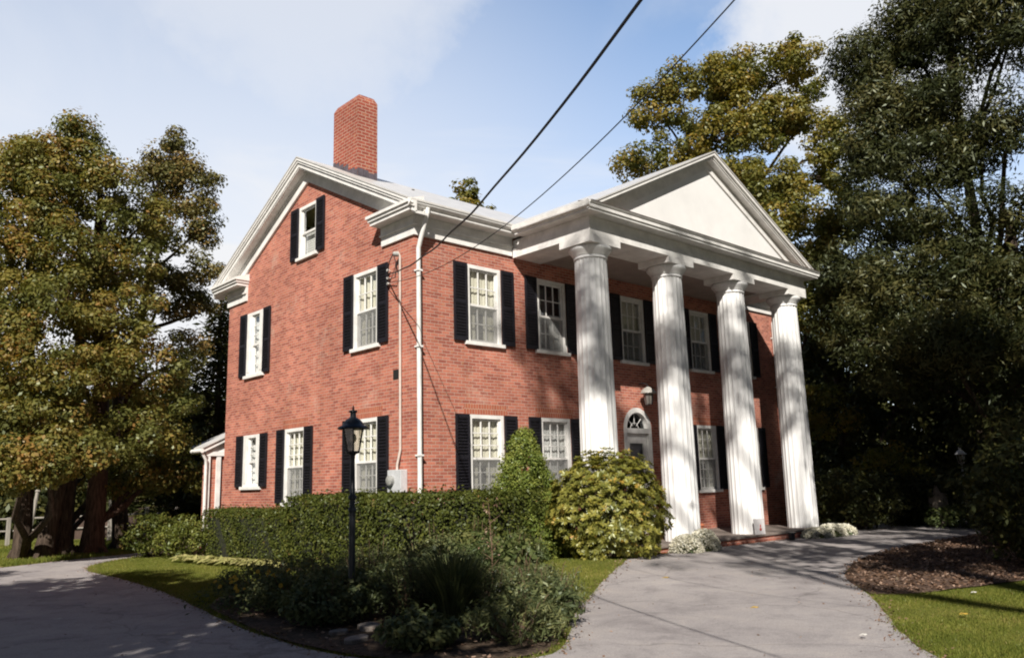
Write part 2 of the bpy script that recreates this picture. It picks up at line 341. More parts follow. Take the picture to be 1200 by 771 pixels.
def asphalt_mat():
    m, n, l, out = mat('worn_asphalt'); b = n('ShaderNodeBsdfPrincipled', i_Roughness=.9); b.inputs['Specular IOR Level'].default_value = .25
    tc = n('ShaderNodeTexCoord')
    a = n('ShaderNodeTexNoise', i_Scale=.35, i_Detail=10, i_Roughness=.62); l(tc.outputs['Object'], a.inputs['Vector'])
    f = n('ShaderNodeTexNoise', i_Scale=60, i_Detail=4, i_Roughness=.8); l(tc.outputs['Object'], f.inputs['Vector'])
    r1 = ramp(n, [(.3, (.345, .315, .308)), (.7, (.43, .395, .382))]); l(a.outputs[0], r1.inputs[0])
    r2 = ramp(n, [(.25, (.66, .66, .66)), (.75, (1.2, 1.2, 1.2))]); l(f.outputs[0], r2.inputs[0])
    mx = n('ShaderNodeMix', data_type='RGBA', blend_type='MULTIPLY'); mx.inputs[0].default_value = 1; l(r1.outputs[0], mx.inputs[6]); l(r2.outputs[0], mx.inputs[7])
    pt_ = n('ShaderNodeTexNoise', i_Scale=1.1, i_Detail=12, i_Roughness=.75, i_Distortion=.4); l(tc.outputs['Object'], pt_.inputs['Vector'])
    rp = ramp(n, [(.34, (.68, .67, .68)), (.50, (1, 1, 1)), (.66, (1.15, 1.13, 1.09))]); l(pt_.outputs[0], rp.inputs[0])
    mp_ = n('ShaderNodeMix', data_type='RGBA', blend_type='MULTIPLY'); mp_.inputs[0].default_value = 1; l(mx.outputs[2], mp_.inputs[6]); l(rp.outputs[0], mp_.inputs[7])
    ag = n('ShaderNodeTexVoronoi', i_Scale=85); l(tc.outputs['Object'], ag.inputs['Vector'])
    ra = ramp(n, [(.0, (1.12, 1.1, 1.08)), (.5, (.95, .95, .95)), (1, (.72, .72, .74))]); l(ag.outputs['Distance'], ra.inputs[0])
    ma_ = n('ShaderNodeMix', data_type='RGBA', blend_type='MULTIPLY'); ma_.inputs[0].default_value = .8; l(mp_.outputs[2], ma_.inputs[6]); l(ra.outputs[0], ma_.inputs[7]); mx = ma_
    # fine cracks
    vo = n('ShaderNodeTexVoronoi', feature='DISTANCE_TO_EDGE', i_Scale=.28); 
    nw = n('ShaderNodeTexNoise', i_Scale=1.2, i_Detail=6); l(tc.outputs['Object'], nw.inputs['Vector'])
    vs = n('ShaderNodeVectorMath', operation='MULTIPLY_ADD'); l(nw.outputs['Color'], vs.inputs[0]); vs.inputs[1].default_value = (.9, .9, .9); l(tc.outputs['Object'], vs.inputs[2])
    l(vs.outputs[0], vo.inputs['Vector'])
    rc = ramp(n, [(.0, (.62, .62, .62)), (.006, (1, 1, 1))]); l(vo.outputs['Distance'], rc.inputs[0])
    m2 = n('ShaderNodeMix', data_type='RGBA', blend_type='MULTIPLY'); m2.inputs[0].default_value = .8; l(mx.outputs[2], m2.inputs[6]); l(rc.outputs[0], m2.inputs[7])
    l(m2.outputs[2], b.inputs['Base Color'])
    bp = n('ShaderNodeBump', i_Strength=.5, i_Distance=.01); l(f.outputs[0], bp.inputs['Height']); l(bp.outputs[0], b.inputs['Normal'])
    l(b.outputs[0], out.inputs[0]); return m
M_mulch = plain('leaf_mulch', (.15, .10, .075), .95, .5, 22, spec=.1, bump=1.0)
M_soil = plain('bed_soil', (.10, .072, .052), .95, .45, 18, spec=.1, bump=1.0)
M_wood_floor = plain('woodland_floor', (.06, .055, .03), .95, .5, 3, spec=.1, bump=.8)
M_ground = ground_mat(); M_asph = asphalt_mat()

# ------------------------------------------------------------------ ground sheets
def GZ(x, y):
    'gentle rise of the lawn in front of the portico'
    return .20*np.exp(-((x-1.7)**2+(y+3.3)**2)/(2*1.5**2))+.07*np.exp(-((x-6)**2/(2*3.0**2)+(y+2.6)**2/(2*1.0**2)))
def sheet(name, poly, z, m, grid=None):
    me = bpy.data.meshes.new(name)
    bm = bmesh.new(); vs = [bm.verts.new((x, y, z)) for x, y in poly]; f = bm.faces.new(vs)
    bmesh.ops.triangulate(bm, faces=[f])
    if name in ('ground', 'driveway', 'planting_bed'):
        for k in range(41):
            for co, no in (((-4+k*.4, 0, 0), (1, 0, 0)), ((0, -9+k*.22, 0), (0, 1, 0))):
                bmesh.ops.bisect_plane(bm, geom=bm.verts[:]+bm.edges[:]+bm.faces[:], plane_co=co, plane_no=no)
        for v_ in bm.verts: v_.co.z += float(GZ(v_.co.x, v_.co.y))
    bmesh.ops.recalc_face_normals(bm, faces=bm.faces)
    bm.to_mesh(me); bm.free(); me.materials.append(m)
    o = bpy.data.objects.new(name, me); COL.objects.link(o); o['kind'] = 'structure'; return o
def smooth_poly(P, sub=6):
    out = []; n = len(P)
    for i in range(n):
        p0, p1, p2, p3 = (Vector((*P[(i+k-1) % n], 0)) for k in range(4))
        for k in range(sub):
            t = k/sub
            q = .5*((2*p1)+(p2-p0)*t+(2*p0-5*p1+4*p2-p3)*t*t+(3*p1-p0-3*p2+p3)*t**3); out.append((q.x, q.y))
    return out
def rough(P, a=.03, seed=1):
    r = random.Random(seed); return [(x+r.uniform(-a, a), y+r.uniform(-a, a)) for x, y in P]
sheet('ground', [(-400, -400), (400, -400), (400, 400), (-400, 400)], 0, M_ground)
drive = [(-60, -40), (-60, -2), (-22, 6.5), (-9.5, 8.2), (-5.4, 9.2), (-3.9, 9.9), (-2.0, 10.6), (2, 11.8), (2.4, 10.9), (-1.2, 9.8), (-2.3, 9.2), (-3.3, 8.2), (-3.95, 6.9),
         (-4.15, 5.6), (-4.25, 3.2), (-4.6, .2), (-5.05, -2.4), (-5.35, -4.6), (-5.3, -6.2), (-4.8, -7.3), (-4.0, -7.6), (-3.1, -7.0), (-2.25, -6.25), (-1.1, -5.45),
         (.0, -4.75), (1.2, -4.1), (2.45, -3.4), (4.0, -2.85), (5.2, -2.62), (8, -2.56), (13.5, -2.2), (20, -1.2), (45, 1.5), (46, -3.2), (24, -5.6), (16, -6.0), (12, -5.7), (8.5, -5.7), (5.6, -6.2), (3.6, -6.9),
         (2.1, -7.8), (.9, -8.6), (-.4, -9.3), (-1.9, -10.3), (-3, -11.5), (-3.5, -14), (-3, -20), (2, -40)]
DRIVE = smooth_poly(drive, 4)
sheet('driveway', rough(DRIVE, .025), .012, M_asph)
bed = [(-4.05, -.6), (-4.75, -1.6), (-5.1, -3.2), (-5.32, -4.7), (-5.25, -6.2), (-4.75, -7.2), (-4.0, -7.5), (-3.0, -6.8), (-2.3, -6.15), (-1.3, -5.4), (-.75, -4.6), (-.7, -3.5), (-.2, -2.6), (2.9, -1.2), (3, 0), (0, 0), (0, 8.5), (-1.4, 8.5), (-1.5, 3.2), (-1.8, .6), (-2.6, -.4)]
sheet('planting_bed', rough(smooth_poly(bed, 3), .02, 3), .022, M_soil)
mulch = [(2.2, -7.75), (3.7, -6.85), (5.7, -6.15), (8.5, -5.65), (12, -5.65), (14.5, -5.9), (15, -8), (10, -10), (5.5, -9.6), (2.6, -8.9), (1.6, -8.4)]
sheet('mulch_bed', rough(smooth_poly(mulch, 4), .05, 5), .022, M_mulch)
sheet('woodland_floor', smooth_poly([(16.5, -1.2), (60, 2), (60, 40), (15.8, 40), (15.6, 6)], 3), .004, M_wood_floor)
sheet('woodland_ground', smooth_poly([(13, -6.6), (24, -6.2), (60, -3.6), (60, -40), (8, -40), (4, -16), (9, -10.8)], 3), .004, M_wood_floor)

# ------------------------------------------------------------------ house
HW, HD = 14.4, 8.94; RIDGE_Y = HD/2; RZ = 9.88; SL = .505
def roof_z(y): return RZ-SL*abs(y-RIDGE_Y)
house = empty('brick_house', (0, 0, 0), 'two storey red brick house with white columned portico, tall chimney and black shutters', 'house')
FRONT = lambda u, d, z: (u, -d, z)          # d = outwards from the wall
GABLE = lambda u, d, z: (-d, u, z)

def wall(mb, u0, u1, z0, top, holes, mp, ub=(), depth=.16):
    us = sorted(set([u0, u1, *ub]+[h[0] for h in holes]+[h[1] for h in holes]))
    for a, b in zip(us[:-1], us[1:]):
        c = (a+b)/2; hs = sorted([h for h in holes if h[0] < c < h[1]], key=lambda h: h[2])
        z = z0
        for h in hs:
            mb.quad(mp(a, 0, z), mp(b, 0, z), mp(b, 0, h[2]), mp(a, 0, h[2])); z = h[3]
        mb.quad(mp(a, 0, z), mp(b, 0, z), mp(b, 0, top(b)), mp(a, 0, top(a)))
    for a, b, c, d in holes:
        mb.quad(mp(a, 0, c), mp(a, -depth, c), mp(a, -depth, d), mp(a, 0, d)); mb.quad(mp(b, 0, c), mp(b, -depth, c), mp(b, -depth, d), mp(b, 0, d))
        mb.quad(mp(a, 0, d), mp(a, -depth, d), mp(b, -depth, d), mp(b, 0, d)); mb.quad(mp(a, 0, c), mp(a, -depth, c), mp(b, -depth, c), mp(b, 0, c))
WZ1 = (1.24, 3.09); WZ2 = (4.61, 6.40)
FX_UP = [1.89, 4.03, 7.1, 10.18, 12.45]; FX_LO = [1.89, 4.03, 10.18, 12.45]
fholes = [(x-.5, x+.5, *WZ2) for x in FX_UP]+[(x-.5, x+.5, *WZ1) for x in FX_LO]+[(6.53, 7.67, .25, 3.47)]
fm = MB(); wall(fm, 0, HW, 0, lambda u: 7.25, fholes, FRONT, depth=.14)
# spandrels round the door arch
CX, CZ, AR = 7.10, 2.90, .57
for sgn in (-1, 1):
    pts = [FRONT(CX+sgn*.57, 0, 3.47)]+[FRONT(CX+sgn*AR*math.cos(t), 0, CZ+AR*math.sin(t)) for t in np.linspace(0, PI/2, 10)]
    fm.add(pts, [(0, i, i+1) for i in range(1, 10)])
t_ = np.linspace(0, PI, 19)
for a, b in zip(t_[:-1], t_[1:]):
    P = lambda t, d: FRONT(CX+AR*math.cos(t), d, CZ+AR*math.sin(t))
    fm.quad(P(a, 0), P(b, 0), P(b, -.14), P(a, -.14))
fm.build('front_wall', M_brick, house, recalc=False)
GB = [('upper', 7.22, WZ2, 'narrow'), ('upper', 1.81, WZ2, 'six'), ('lower', 7.22, (1.66, 3.07), 'narrow'), ('lower', 4.92, WZ1, 'nine'), ('lower', 1.79, WZ1, 'nine')]
gholes = [(y-.5, y+.5, *z) for _, y, z, _ in GB]+[(RIDGE_Y-.45, RIDGE_Y+.45, 7.30, 8.70)]
gm = MB(); wall(gm, 0, HD, 0, lambda u: roof_z(u)-.12, gholes, GABLE, ub=(RIDGE_Y,), depth=.14)
gm.build('gable_wall', M_brick, house, recalc=False)
bk = MB(); wall(bk, 0, HD, 0, lambda u: roof_z(u)-.12, [], lambda u, d, z: (HW+d, u, z), ub=(RIDGE_Y,)); wall(bk, 0, HW, 0, lambda u: 7.25, [], lambda u, d, z: (u, HD+d, z))
bk.build('rear_wall', M_brick, house, recalc=False)
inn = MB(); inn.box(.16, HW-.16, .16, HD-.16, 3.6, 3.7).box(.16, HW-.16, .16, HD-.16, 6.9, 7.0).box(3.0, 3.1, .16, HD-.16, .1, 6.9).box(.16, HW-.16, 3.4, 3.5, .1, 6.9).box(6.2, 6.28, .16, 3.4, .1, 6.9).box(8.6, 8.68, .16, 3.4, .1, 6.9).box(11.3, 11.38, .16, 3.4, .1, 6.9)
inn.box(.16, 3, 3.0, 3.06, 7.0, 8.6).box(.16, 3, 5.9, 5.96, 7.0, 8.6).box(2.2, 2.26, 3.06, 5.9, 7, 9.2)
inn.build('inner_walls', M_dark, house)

# windows -----------------------------------------------------------
def window(mp, u, z0, z1, w, style, cols=3, rows=(2, 2), curtain='cream', label=None):
    h = w/2; A = MB(); A.map = mp; fw = .085
    side = .085 if style != 'narrow' else .27
    A.box(u-h+.002, u-h+side, -.13, .018, z0+.05, z1-.002).box(u+h-side, u+h-.002, -.13, .018, z0+.05, z1-.002).box(u-h+side, u+h-side, -.13, .018, z1-fw, z1-.003)
    if style == 'narrow':
        for s in (-1, 1): A.box(u+s*(h-.135)-.06, u+s*(h-.135)+.06, .018, .028, z0+.15, z1-.12)
    fr = A.build('window', M_white, house)
    if label: fr['label'] = label
    B = MB(); B.map = mp; B.box(u-h-.07, u+h+.07, -.13, .075, z0-.02, z0+.062); B.build('sill', M_white, fr, bevel=.006)
    a0, a1 = u-h+side, u+h-side; zb, zt = z0+.062, z1-fw; zm = (zb+zt)/2
    st = .045
    for k, (s0, s1, d) in enumerate(((zm-.02, zt, -.045), (zb, zm+.02, -.085))):
        C = MB(); C.map = mp
        C.box(a0+.001, a0+st, d-.02, d+.02, s0, s1).box(a1-st, a1-.001, d-.02, d+.02, s0, s1).box(a0+st, a1-st, d-.021, d+.019, s1-.045, s1-.001).box(a0+st, a1-st, d-.021, d+.019, s0, s0+(.05 if k == 0 else .07))
        n = cols; r = rows[k]
        for i in range(1, n): x = a0+st+(a1-a0-2*st)*i/n; C.box(x-.012, x+.012, d-.012, d+.014, s0+.05, s1-.045)
        for j in range(1, r): z = s0+.05+(s1-s0-.095)*j/r; C.box(a0+st, a1-st, d-.011, d+.013, z-.011, z+.011)
        sa = C.build('sash', M_white, fr)
        g = MB(); g.quad(mp(a0+st, d-.004, s0+.04), mp(a1-st, d-.004, s0+.04), mp(a1-st, d-.004, s1-.04), mp(a0+st, d-.004, s1-.04)); g.build('pane', M_glass, fr, recalc=False)
    if style in ('six', 'nine'):
        q = MB(); q.quad(mp(a0, -.03, zb), mp(a1, -.03, zb), mp(a1, -.03, zm), mp(a0, -.03, zm)); q.build('insect_screen', M_screen, fr, recalc=False)
    if curtain:
        c = MB(); nn = 40
        def strip(x0, x1, zlo, zhi, dd=-.15):
            vs = []; 
            for i in range(nn+1):
                x = x0+(x1-x0)*i/nn; d = dd+.008*math.sin(i*1.25)+.004*math.sin(i*.53); vs += [mp(x, d, zlo), mp(x, d, zhi)]
            c.add(vs, [(2*i, 2*i+2, 2*i+3, 2*i+1) for i in range(nn)])
        if curtain == 'cream':
            strip(a0-.05, a1+.05, zm-.14, z1, -.135)
            strip(a0-.05, a0+(a1-a0)*.36, z0+.05, zm-.1, -.17); strip(a1-(a1-a0)*.36, a1+.05, z0+.05, zm-.1, -.17)
        elif curtain == 'blind': strip(a0-.05, a1+.05, zm-.02, z1, -.16)
        elif curtain == 'sides': strip(a0-.05, a0+(a1-a0)*.25, z0+.05, z1); strip(a1-(a1-a0)*.42, a1+.05, z0+.05, zm+.1)
        else: strip(a0-.05, a1+.05, z0+.05, z1)
        c.build('curtain', M_curt if curtain in ('cream', 'blind') else M_curtw, fr, smooth=True, recalc=False)
    return fr
def shutter_mesh(h, w=.38):
    A = MB(); s = .05
    A.box(0, s, 0, .035, 0, h).box(w-s, w, 0, .035, 0, h)
    zs = [0, .10, h*.48, h*.48+.075, h-.075, h]
    A.box(s, w-s, 0, .034, 0, .10).box(s, w-s, 0, .034, zs[2], zs[3]).box(s, w-s, 0, .034, zs[4], h)
    for lo, hi in ((.10, zs[2]), (zs[3], zs[4])):
        n = max(4, int((hi-lo)/.062))
        for i in range(n):
            z = lo+(hi-lo)*(i+.5)/n; d = .026
            A.add([(s, .004, z-d), (w-s, .004, z-d), (w-s, .030, z+d*.55), (s, .030, z+d*.55), (s, .002, z-d+.012), (w-s, .002, z-d+.012), (w-s, .026, z+d*.55+.012), (s, .026, z+d*.55+.012)],
                  [(0, 1, 2, 3), (4, 7, 6, 5), (0, 4, 5, 1), (2, 6, 7, 3), (0, 3, 7, 4), (1, 5, 6, 2)])
    A.box(s, w-s, .0, .003, .1, h-.075)
    return A
SHM = {}
def shutter(mp, u, z0, h, name='shutter'):
    key = (round(h, 2), mp)
    if key not in SHM:
        A = shutter_mesh(h); B = MB(); B.v = [mp(x, y+.004, z) for x, y, z in A.v]; B.f = A.f
        SHM[key] = B.build(name, M_shut, house); o = SHM[key]
    else:
        o = SHM[key].copy(); COL.objects.link(o); o.parent = house
    p = mp(u, .02, z0); o.location = p
    return o
for i, x in enumerate(FX_UP):
    window(FRONT, x, *WZ2, 1.0, 'six', 3, (2, 2), ['cream', 'sides', 'blind', 'blind', 'blind'][i])
    for s in (-.5-.385, .505): shutter(FRONT, x+s, WZ2[0]+.05, WZ2[1]-WZ2[0]-.05)
for i, x in enumerate(FX_LO):
    window(FRONT, x, *WZ1, 1.0, 'nine', 3, (3, 3), ['cream', 'full', 'cream', 'blind'][i])
    for s in (-.5-.385, .505): shutter(FRONT, x+s, WZ1[0]+.05, WZ1[1]-WZ1[0]-.05)
for nm, y, z, st in GB:
    window(GABLE, y, *z, 1.0, st, 1 if st == 'narrow' else 3, {'narrow': (3, 3), 'six': (2, 2), 'nine': (3, 3)}[st], 'full' if st == 'narrow' else 'cream')
    for s in (-.5-.385, .505): shutter(GABLE, y+s, z[0]+.05, z[1]-z[0]-.05)
window(GABLE, RIDGE_Y, 7.30, 8.70, .90, 'one', 1, (1, 1), None)
for s in (-.45-.385, .455): shutter(GABLE, RIDGE_Y+s, 7.34, 1.36)
bl = MB(); 
for i in range(11): z = 7.36+i*.062; bl.box(.16, .20, RIDGE_Y-.40, RIDGE_Y+.40, z, z+.05)
bl.build('attic_blind', M_curtw, house)
# flat soldier-course lintels
for x in FX_LO[:3]: lt = MB(); lt.box(x-.62, x+.62, -.004, .02, WZ1[1]+.004, WZ1[1]+.225); lt.build('lintel', M_lintel, house)
for y, z in ((4.92, WZ1), (1.79, WZ1)): lt = MB(); lt.box(-.004, .02, y-.62, y+.62, z[1]+.004, z[1]+.225); lt.build('lintel', M_lintel, house)

# front door ----------------------------------------------------------
d = MB()
for t0, t1 in zip(t_[:-1], t_[1:]):
    for r0, r1, y0, y1 in ((.44, .565, -.06, .14),):
        P = lambda t, r, y: (CX+r*math.cos(t), y, CZ+r*math.sin(t))
        d.add([P(t0, r0, y0+.05), P(t1, r0, y0+.05), P(t1, r1, y0+.05), P(t0, r1, y0+.05), P(t0, r0, y1), P(t1, r0, y1), P(t1, r1, y1), P(t0, r1, y1)], [(0, 1, 2, 3), (4, 7, 6, 5), (0, 4, 5, 1), (2, 6, 7, 3)])
d.box(6.535, 6.66, -.012, .14, .25, 2.9).box(7.54, 7.665, -.012, .14, .25, 2.9).box(6.66, 7.54, -.02, .14, 2.80, 2.93)
door = d.build('front_door', M_white, house)
dd = MB(); dd.box(6.67, 6.82, .06, .10, .27, 2.79).box(7.38, 7.53, .06, .10, .27, 2.79).box(6.82, 7.38, .061, .099, 2.55, 2.79).box(6.82, 7.38, .061, .099, .27, .62).box(6.82, 7.38, .061, .099, 1.35, 1.47)
dd.build('storm_door', M_white, door)
g = MB(); g.quad((6.82, .08, .6), (7.38, .08, .6), (7.38, .08, 2.56), (6.82, .08, 2.56)); g.build('pane', M_glass, door, recalc=False)
g = MB(); g.box(6.6, 7.6, .13, .16, .25, 2.9); g.build('inner_door', plain('inner_door_paint', (.20, .19, .21), .5), door)
fl = MB()
fl.add([(CX, .11, 2.93)]+[(CX+.44*math.cos(t), .11, 2.93+.41*math.sin(t)) for t in t_], [(0, i, i+1) for i in range(1, 19)]); fl.build('fanlight', M_glass, door, recalc=False)
fb = MB()
for a in (PI*.25, PI*.5, PI*.75): fb.tube([(CX+.1*math.cos(a), .10, 2.93+.1*math.sin(a)), (CX+.43*math.cos(a), .10, 2.93+.40*math.sin(a))], .011, 6)
fb.tube([(CX+.16*math.cos(t), .10, 2.93+.15*math.sin(t)) for t in t_], .011, 6); fb.build('fanlight_bars', M_white, door)
h = MB(); h.ball((7.46, .045, 1.32), .03); h.tube([(7.46, .06, 1.32), (7.46, .03, 1.32)], .012, 8); h.build('handle', plain('brass', (.5, .35, .12), .3, metal=1), door, smooth=True)
# lantern over the door
ln = MB(); ln.lathe([(.02, .47), (.05, .46), (.15, .40), (.20, .33), (.205, .30), (.19, .295)], (7.24, -.30, 3.52), 20)
sc = ln.build('door_lantern', plain('pale_lantern_hood', (.48, .46, .42), .4), house, smooth=True)
ln = MB(); ln.lathe([(.05, .0), (.09, .02), (.12, .29), (.10, .295)], (7.24, -.30, 3.52), 8); ln.build('lantern_glass', plain('lantern_glass', (.22, .20, .18), .1, spec=.8), sc)
ln = MB()
for k in range(8): a = 2*PI*k/8; ln.tube([(7.24+.09*math.cos(a), -.30+.09*math.sin(a), 3.53), (7.24+.125*math.cos(a), -.30+.125*math.sin(a), 3.82)], .008, 5)
ln.tube([(7.24, -.3, 3.98), (7.24, -.28, 4.05), (7.24, -.15, 4.1), (7.24, -.001, 4.08)], .014, 8); ln.build('bracket', M_metal_black, sc)

PX0, PX1, PY = 2.76, 12.02, -2.45; PCX = (PX0+PX1)/2; PZ, PSL = 9.75, .498
# main cornices --------------------------------------------------------
c = MB()
def run_front(x0, x1):
    c.box(x0, x1, -.05, -.002, 6.79, 6.99); c.box(x0, x1, -.095, -.002, 6.99, 7.035); c.box(x0, x1, -.065, -.002, 7.035, 7.20)
    c.prism([(-.002, 7.20), (-.33, 7.20), (-.35, 7.225), (-.35, 7.28), (-.002, 7.28)], 'x', x0, x1)
run_front(-.0025, PX0); c.build('frieze', M_white, house); c = MB(); run_front(PX1, HW+.05); c.build('frieze', M_white, house)
# gutters
gprof = [(-.405, 7.27), (-.43, 7.283), (-.50, 7.30), (-.53, 7.35), (-.53, 7.415), (-.515, 7.415), (-.515, 7.36), (-.42, 7.36), (-.40, 7.36)]
gt = MB()
def gutter_x(x0, x1): gt.prism([(-.351, 7.281), (-.385, 7.29), (-.42, 7.33), (-.435, 7.415), (-.41, 7.415), (-.39, 7.395), (-.351, 7.395)], 'x', x0, x1)
gutter_x(-.41, PX0-.36); gt.build('gutter', M_white, house); gt = MB(); gutter_x(PX1+.36, HW+.49); gt.build('gutter', M_white, house)
# raking cornice on the gable
rk = MB()
def band(mb, o1, o2, x0, x1, y_lo=-.45):
    mb.prism([(y_lo, roof_z(y_lo)+o1), (RIDGE_Y, RZ+o1), (RIDGE_Y, RZ+o2), (y_lo, roof_z(y_lo)+o2)], 'x', x0, x1)
    y_hi = HD-y_lo
    mb.prism([(y_hi, roof_z(y_hi)+o1), (y_hi, roof_z(y_hi)+o2), (RIDGE_Y, RZ+o2), (RIDGE_Y, RZ+o1)], 'x', x0, x1)
band(rk, -.60, -.30, -.06, -.002, .06); band(rk, -.36, -.30, -.085, -.061, .06)
band(rk, -.30, -.25, -.29, -.002); band(rk, -.27, -.035, -.31, -.26); band(rk, -.16, -.035, -.345, -.311); band(rk, -.10, -.035, -.37, -.346)
rk.build('rake_cornice', M_white, house); rk = MB()
for x in (HW,):
    band(rk, -.60, -.30, x+.002, x+.06, .06); band(rk, -.30, -.25, x+.002, x+.40); band(rk, -.25, -.035, x+.37, x+.43)
rk.build('rake_cornice', M_white, house)
# cornice returns
for (ya, yb) in ((-.35, 1.22), (HD-1.22, HD+.42)):
    rt = MB(); fy0, fy1 = (-.05, 1.16) if ya < 0 else (HD-1.16, HD+.05)
    rt.box(-.05, -.003, fy0, fy1, 6.791, 6.99); rt.box(-.095, -.003, fy0-(.045 if ya < 0 else 0), fy1+(.045 if ya > 0 else .01), 6.991, 7.034); rt.box(-.065, -.003, fy0, fy1, 7.036, 7.199)
    rt.box(-.34, -.003, ya+.05, yb-.05, 7.201, 7.279); rt.box(-.38, -.003, ya+.02, yb-.02, 7.281, 7.345); rt.box(-.42, -.003, ya-.01, yb+.01, 7.346, 7.41)
    rt.prism([(-.42, 7.411), (-.003, 7.411), (-.003, 7.55)], 'y', ya, yb)
    rt.build('cornice_return', M_white, house)
# roof
r = MB(); X0, X1, E = -.385, HW+.40, -.44
for sg in (-1, 1):
    ye = E if sg < 0 else HD-E
    r.prism([(ye, roof_z(ye)-.033), (RIDGE_Y, RZ-.033), (RIDGE_Y, RZ), (ye, roof_z(ye))], 'x', X0, X1)
roof = r.build('roof', M_roof, house)
# chimney
ch = MB(); x0, x1, y0, y1 = .43, 1.0, 2.9, 4.04
ch.add([(x, y, z) for z, q in ((8.8, 0), (11.12, 0), (11.26, .065)) for x, y in ((x0+q, y0+q), (x1-q, y0+q), (x1-q, y1-q), (x0+q, y1-q))],
       [(0, 1, 5, 4), (1, 2, 6, 5), (2, 3, 7, 6), (3, 0, 4, 7), (4, 5, 9, 8), (5, 6, 10, 9), (6, 7, 11, 10), (7, 4, 8, 11), (8, 9, 10, 11)])
chim = ch.build('chimney', M_chim, house)
cp = MB(); cp.box(x0+.09, x1-.09, y0+.09, y1-.09, 11.261, 11.28); cp.build('cap', M_flash, chim)
f = MB(); rr = random.Random(3)
yy = y0
while yy < y1: 
    e = min(yy+rr.uniform(.10, .2), y1); f.box(x0-.012, x0-.003, yy, e-.01, roof_z(yy)-.1, roof_z(yy)+.12+rr.uniform(0, .12)); yy = e
xx = x0
while xx < x1:
    e = min(xx+rr.uniform(.10, .2), x1); f.box(xx, e-.01, y0-.012, y0-.003, roof_z(y0)-.05, roof_z(y0)+.14+rr.uniform(0, .08)); xx = e
f.build('flashing', M_flash, chim)

# portico -----------------------------------------------------------------
def pz(x): return PZ-PSL*abs(x-PCX)
e = MB()
e.box(PX0, PX1, PY, PY+.9, 6.74, 6.93); e.box(PX0+.02, PX1-.02, PY+.02, PY+.88, 6.931, 7.16)
for a, b in ((PX0, PX0+.9), (PX1-.9, PX1)):
    e.box(a, b, PY+.901, -.07, 6.741, 6.929); e.box(a+.02, b-.02, PY+.881, -.07, 6.932, 7.159)
e.box(PX0-.012, PX1+.012, PY-.012, PY+.3, 6.921, 6.945)
e.box(PX0-.013, PX0+.3, PY+.301, -.10, 6.9215, 6.9455)
# soffit and cornice
e.box(PX0-.27, PX1+.27, PY-.27, PY+.6, 7.161, 7.215); e.box(PX0-.27, PX0+.5, PY+.601, -.43, 7.162, 7.214); e.box(PX1-.5, PX1+.27, PY+.601, -.43, 7.162, 7.214)
e.box(PX0-.26, PX1+.26, PY-.30, PY-.25, 7.216, 7.30); e.prism([(PY-.25, 7.301), (PY-.32, 7.301), (PY-.345, 7.335), (PY-.25, 7.36)], 'x', PX0-.30, PX1+.30)
ent = e.build('entablature', M_white, house)
fl2 = MB(); fl2.prism([(PY-.35, 7.342), (PY+.06, 7.42), (PY+.06, 7.43), (PY-.35, 7.352)], 'x', PX0-.27, PX1+.27); fl2.build('cornice_flashing', M_trimdark, house)
for s_, xw in ((-1, PX0), (1, PX1)):
    def Q(o): return xw+s_*o
    pg = MB(); pg.prism([(Q(.27), 7.216), (Q(.31), 7.225), (Q(.345), 7.26), (Q(.36), 7.36), (Q(.33), 7.36), (Q(.27), 7.33)], 'y', PY-.30, -.40); pg.build('gutter', M_white, house)
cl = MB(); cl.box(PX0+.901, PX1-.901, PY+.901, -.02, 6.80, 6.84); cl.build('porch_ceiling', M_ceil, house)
ty = MB(); ty.prism([(PX0+.1, 7.36), (PX1-.1, 7.36), (PX1-.1, pz(PX1-.1)-.2), (PCX, PZ-.2), (PX0+.1, pz(PX0+.1)-.2)], 'y', PY+.04, PY+.10)
ty.build('tympanum', M_tymp, house)
pr = MB()
def pband(o1, o2, y0, y1, xo=.44):
    for s in (-1, 1):
        xe = PCX+s*((PX1-PX0)/2+xo)
        pr.prism([(xe, pz(xe)+o1), (PCX, PZ+o1), (PCX, PZ+o2), (xe, pz(xe)+o2)], 'y', y0, y1)
pband(-.42, -.20, PY+.0, PY+.04, -.05); pband(-.20, -.16, PY-.17, PY+.04, .20); pband(-.16, -.035, PY-.20, PY-.14, .25); pband(-.11, -.035, PY-.25, PY-.201, .31)
pr.build('pediment_rake', M_white, house)
po = MB()
for s in (-1, 1):
    xe = PCX+s*((PX1-PX0)/2+.36); yv = RIDGE_Y-(RZ-pz(xe))/SL; ya = RIDGE_Y-(RZ-PZ)/SL
    top = [(xe, PY-.27, pz(xe)), (PCX, PY-.27, PZ), (PCX, ya+.1, PZ), (xe, yv+.1, pz(xe))]
    po.add(top+[(x, y, z-.033) for x, y, z in top], [(0, 1, 2, 3), (7, 6, 5, 4), (0, 4, 5, 1), (1, 5, 6, 2), (2, 6, 7, 3), (3, 7, 4, 0)])
po.build('porch_roof', M_roof, house)
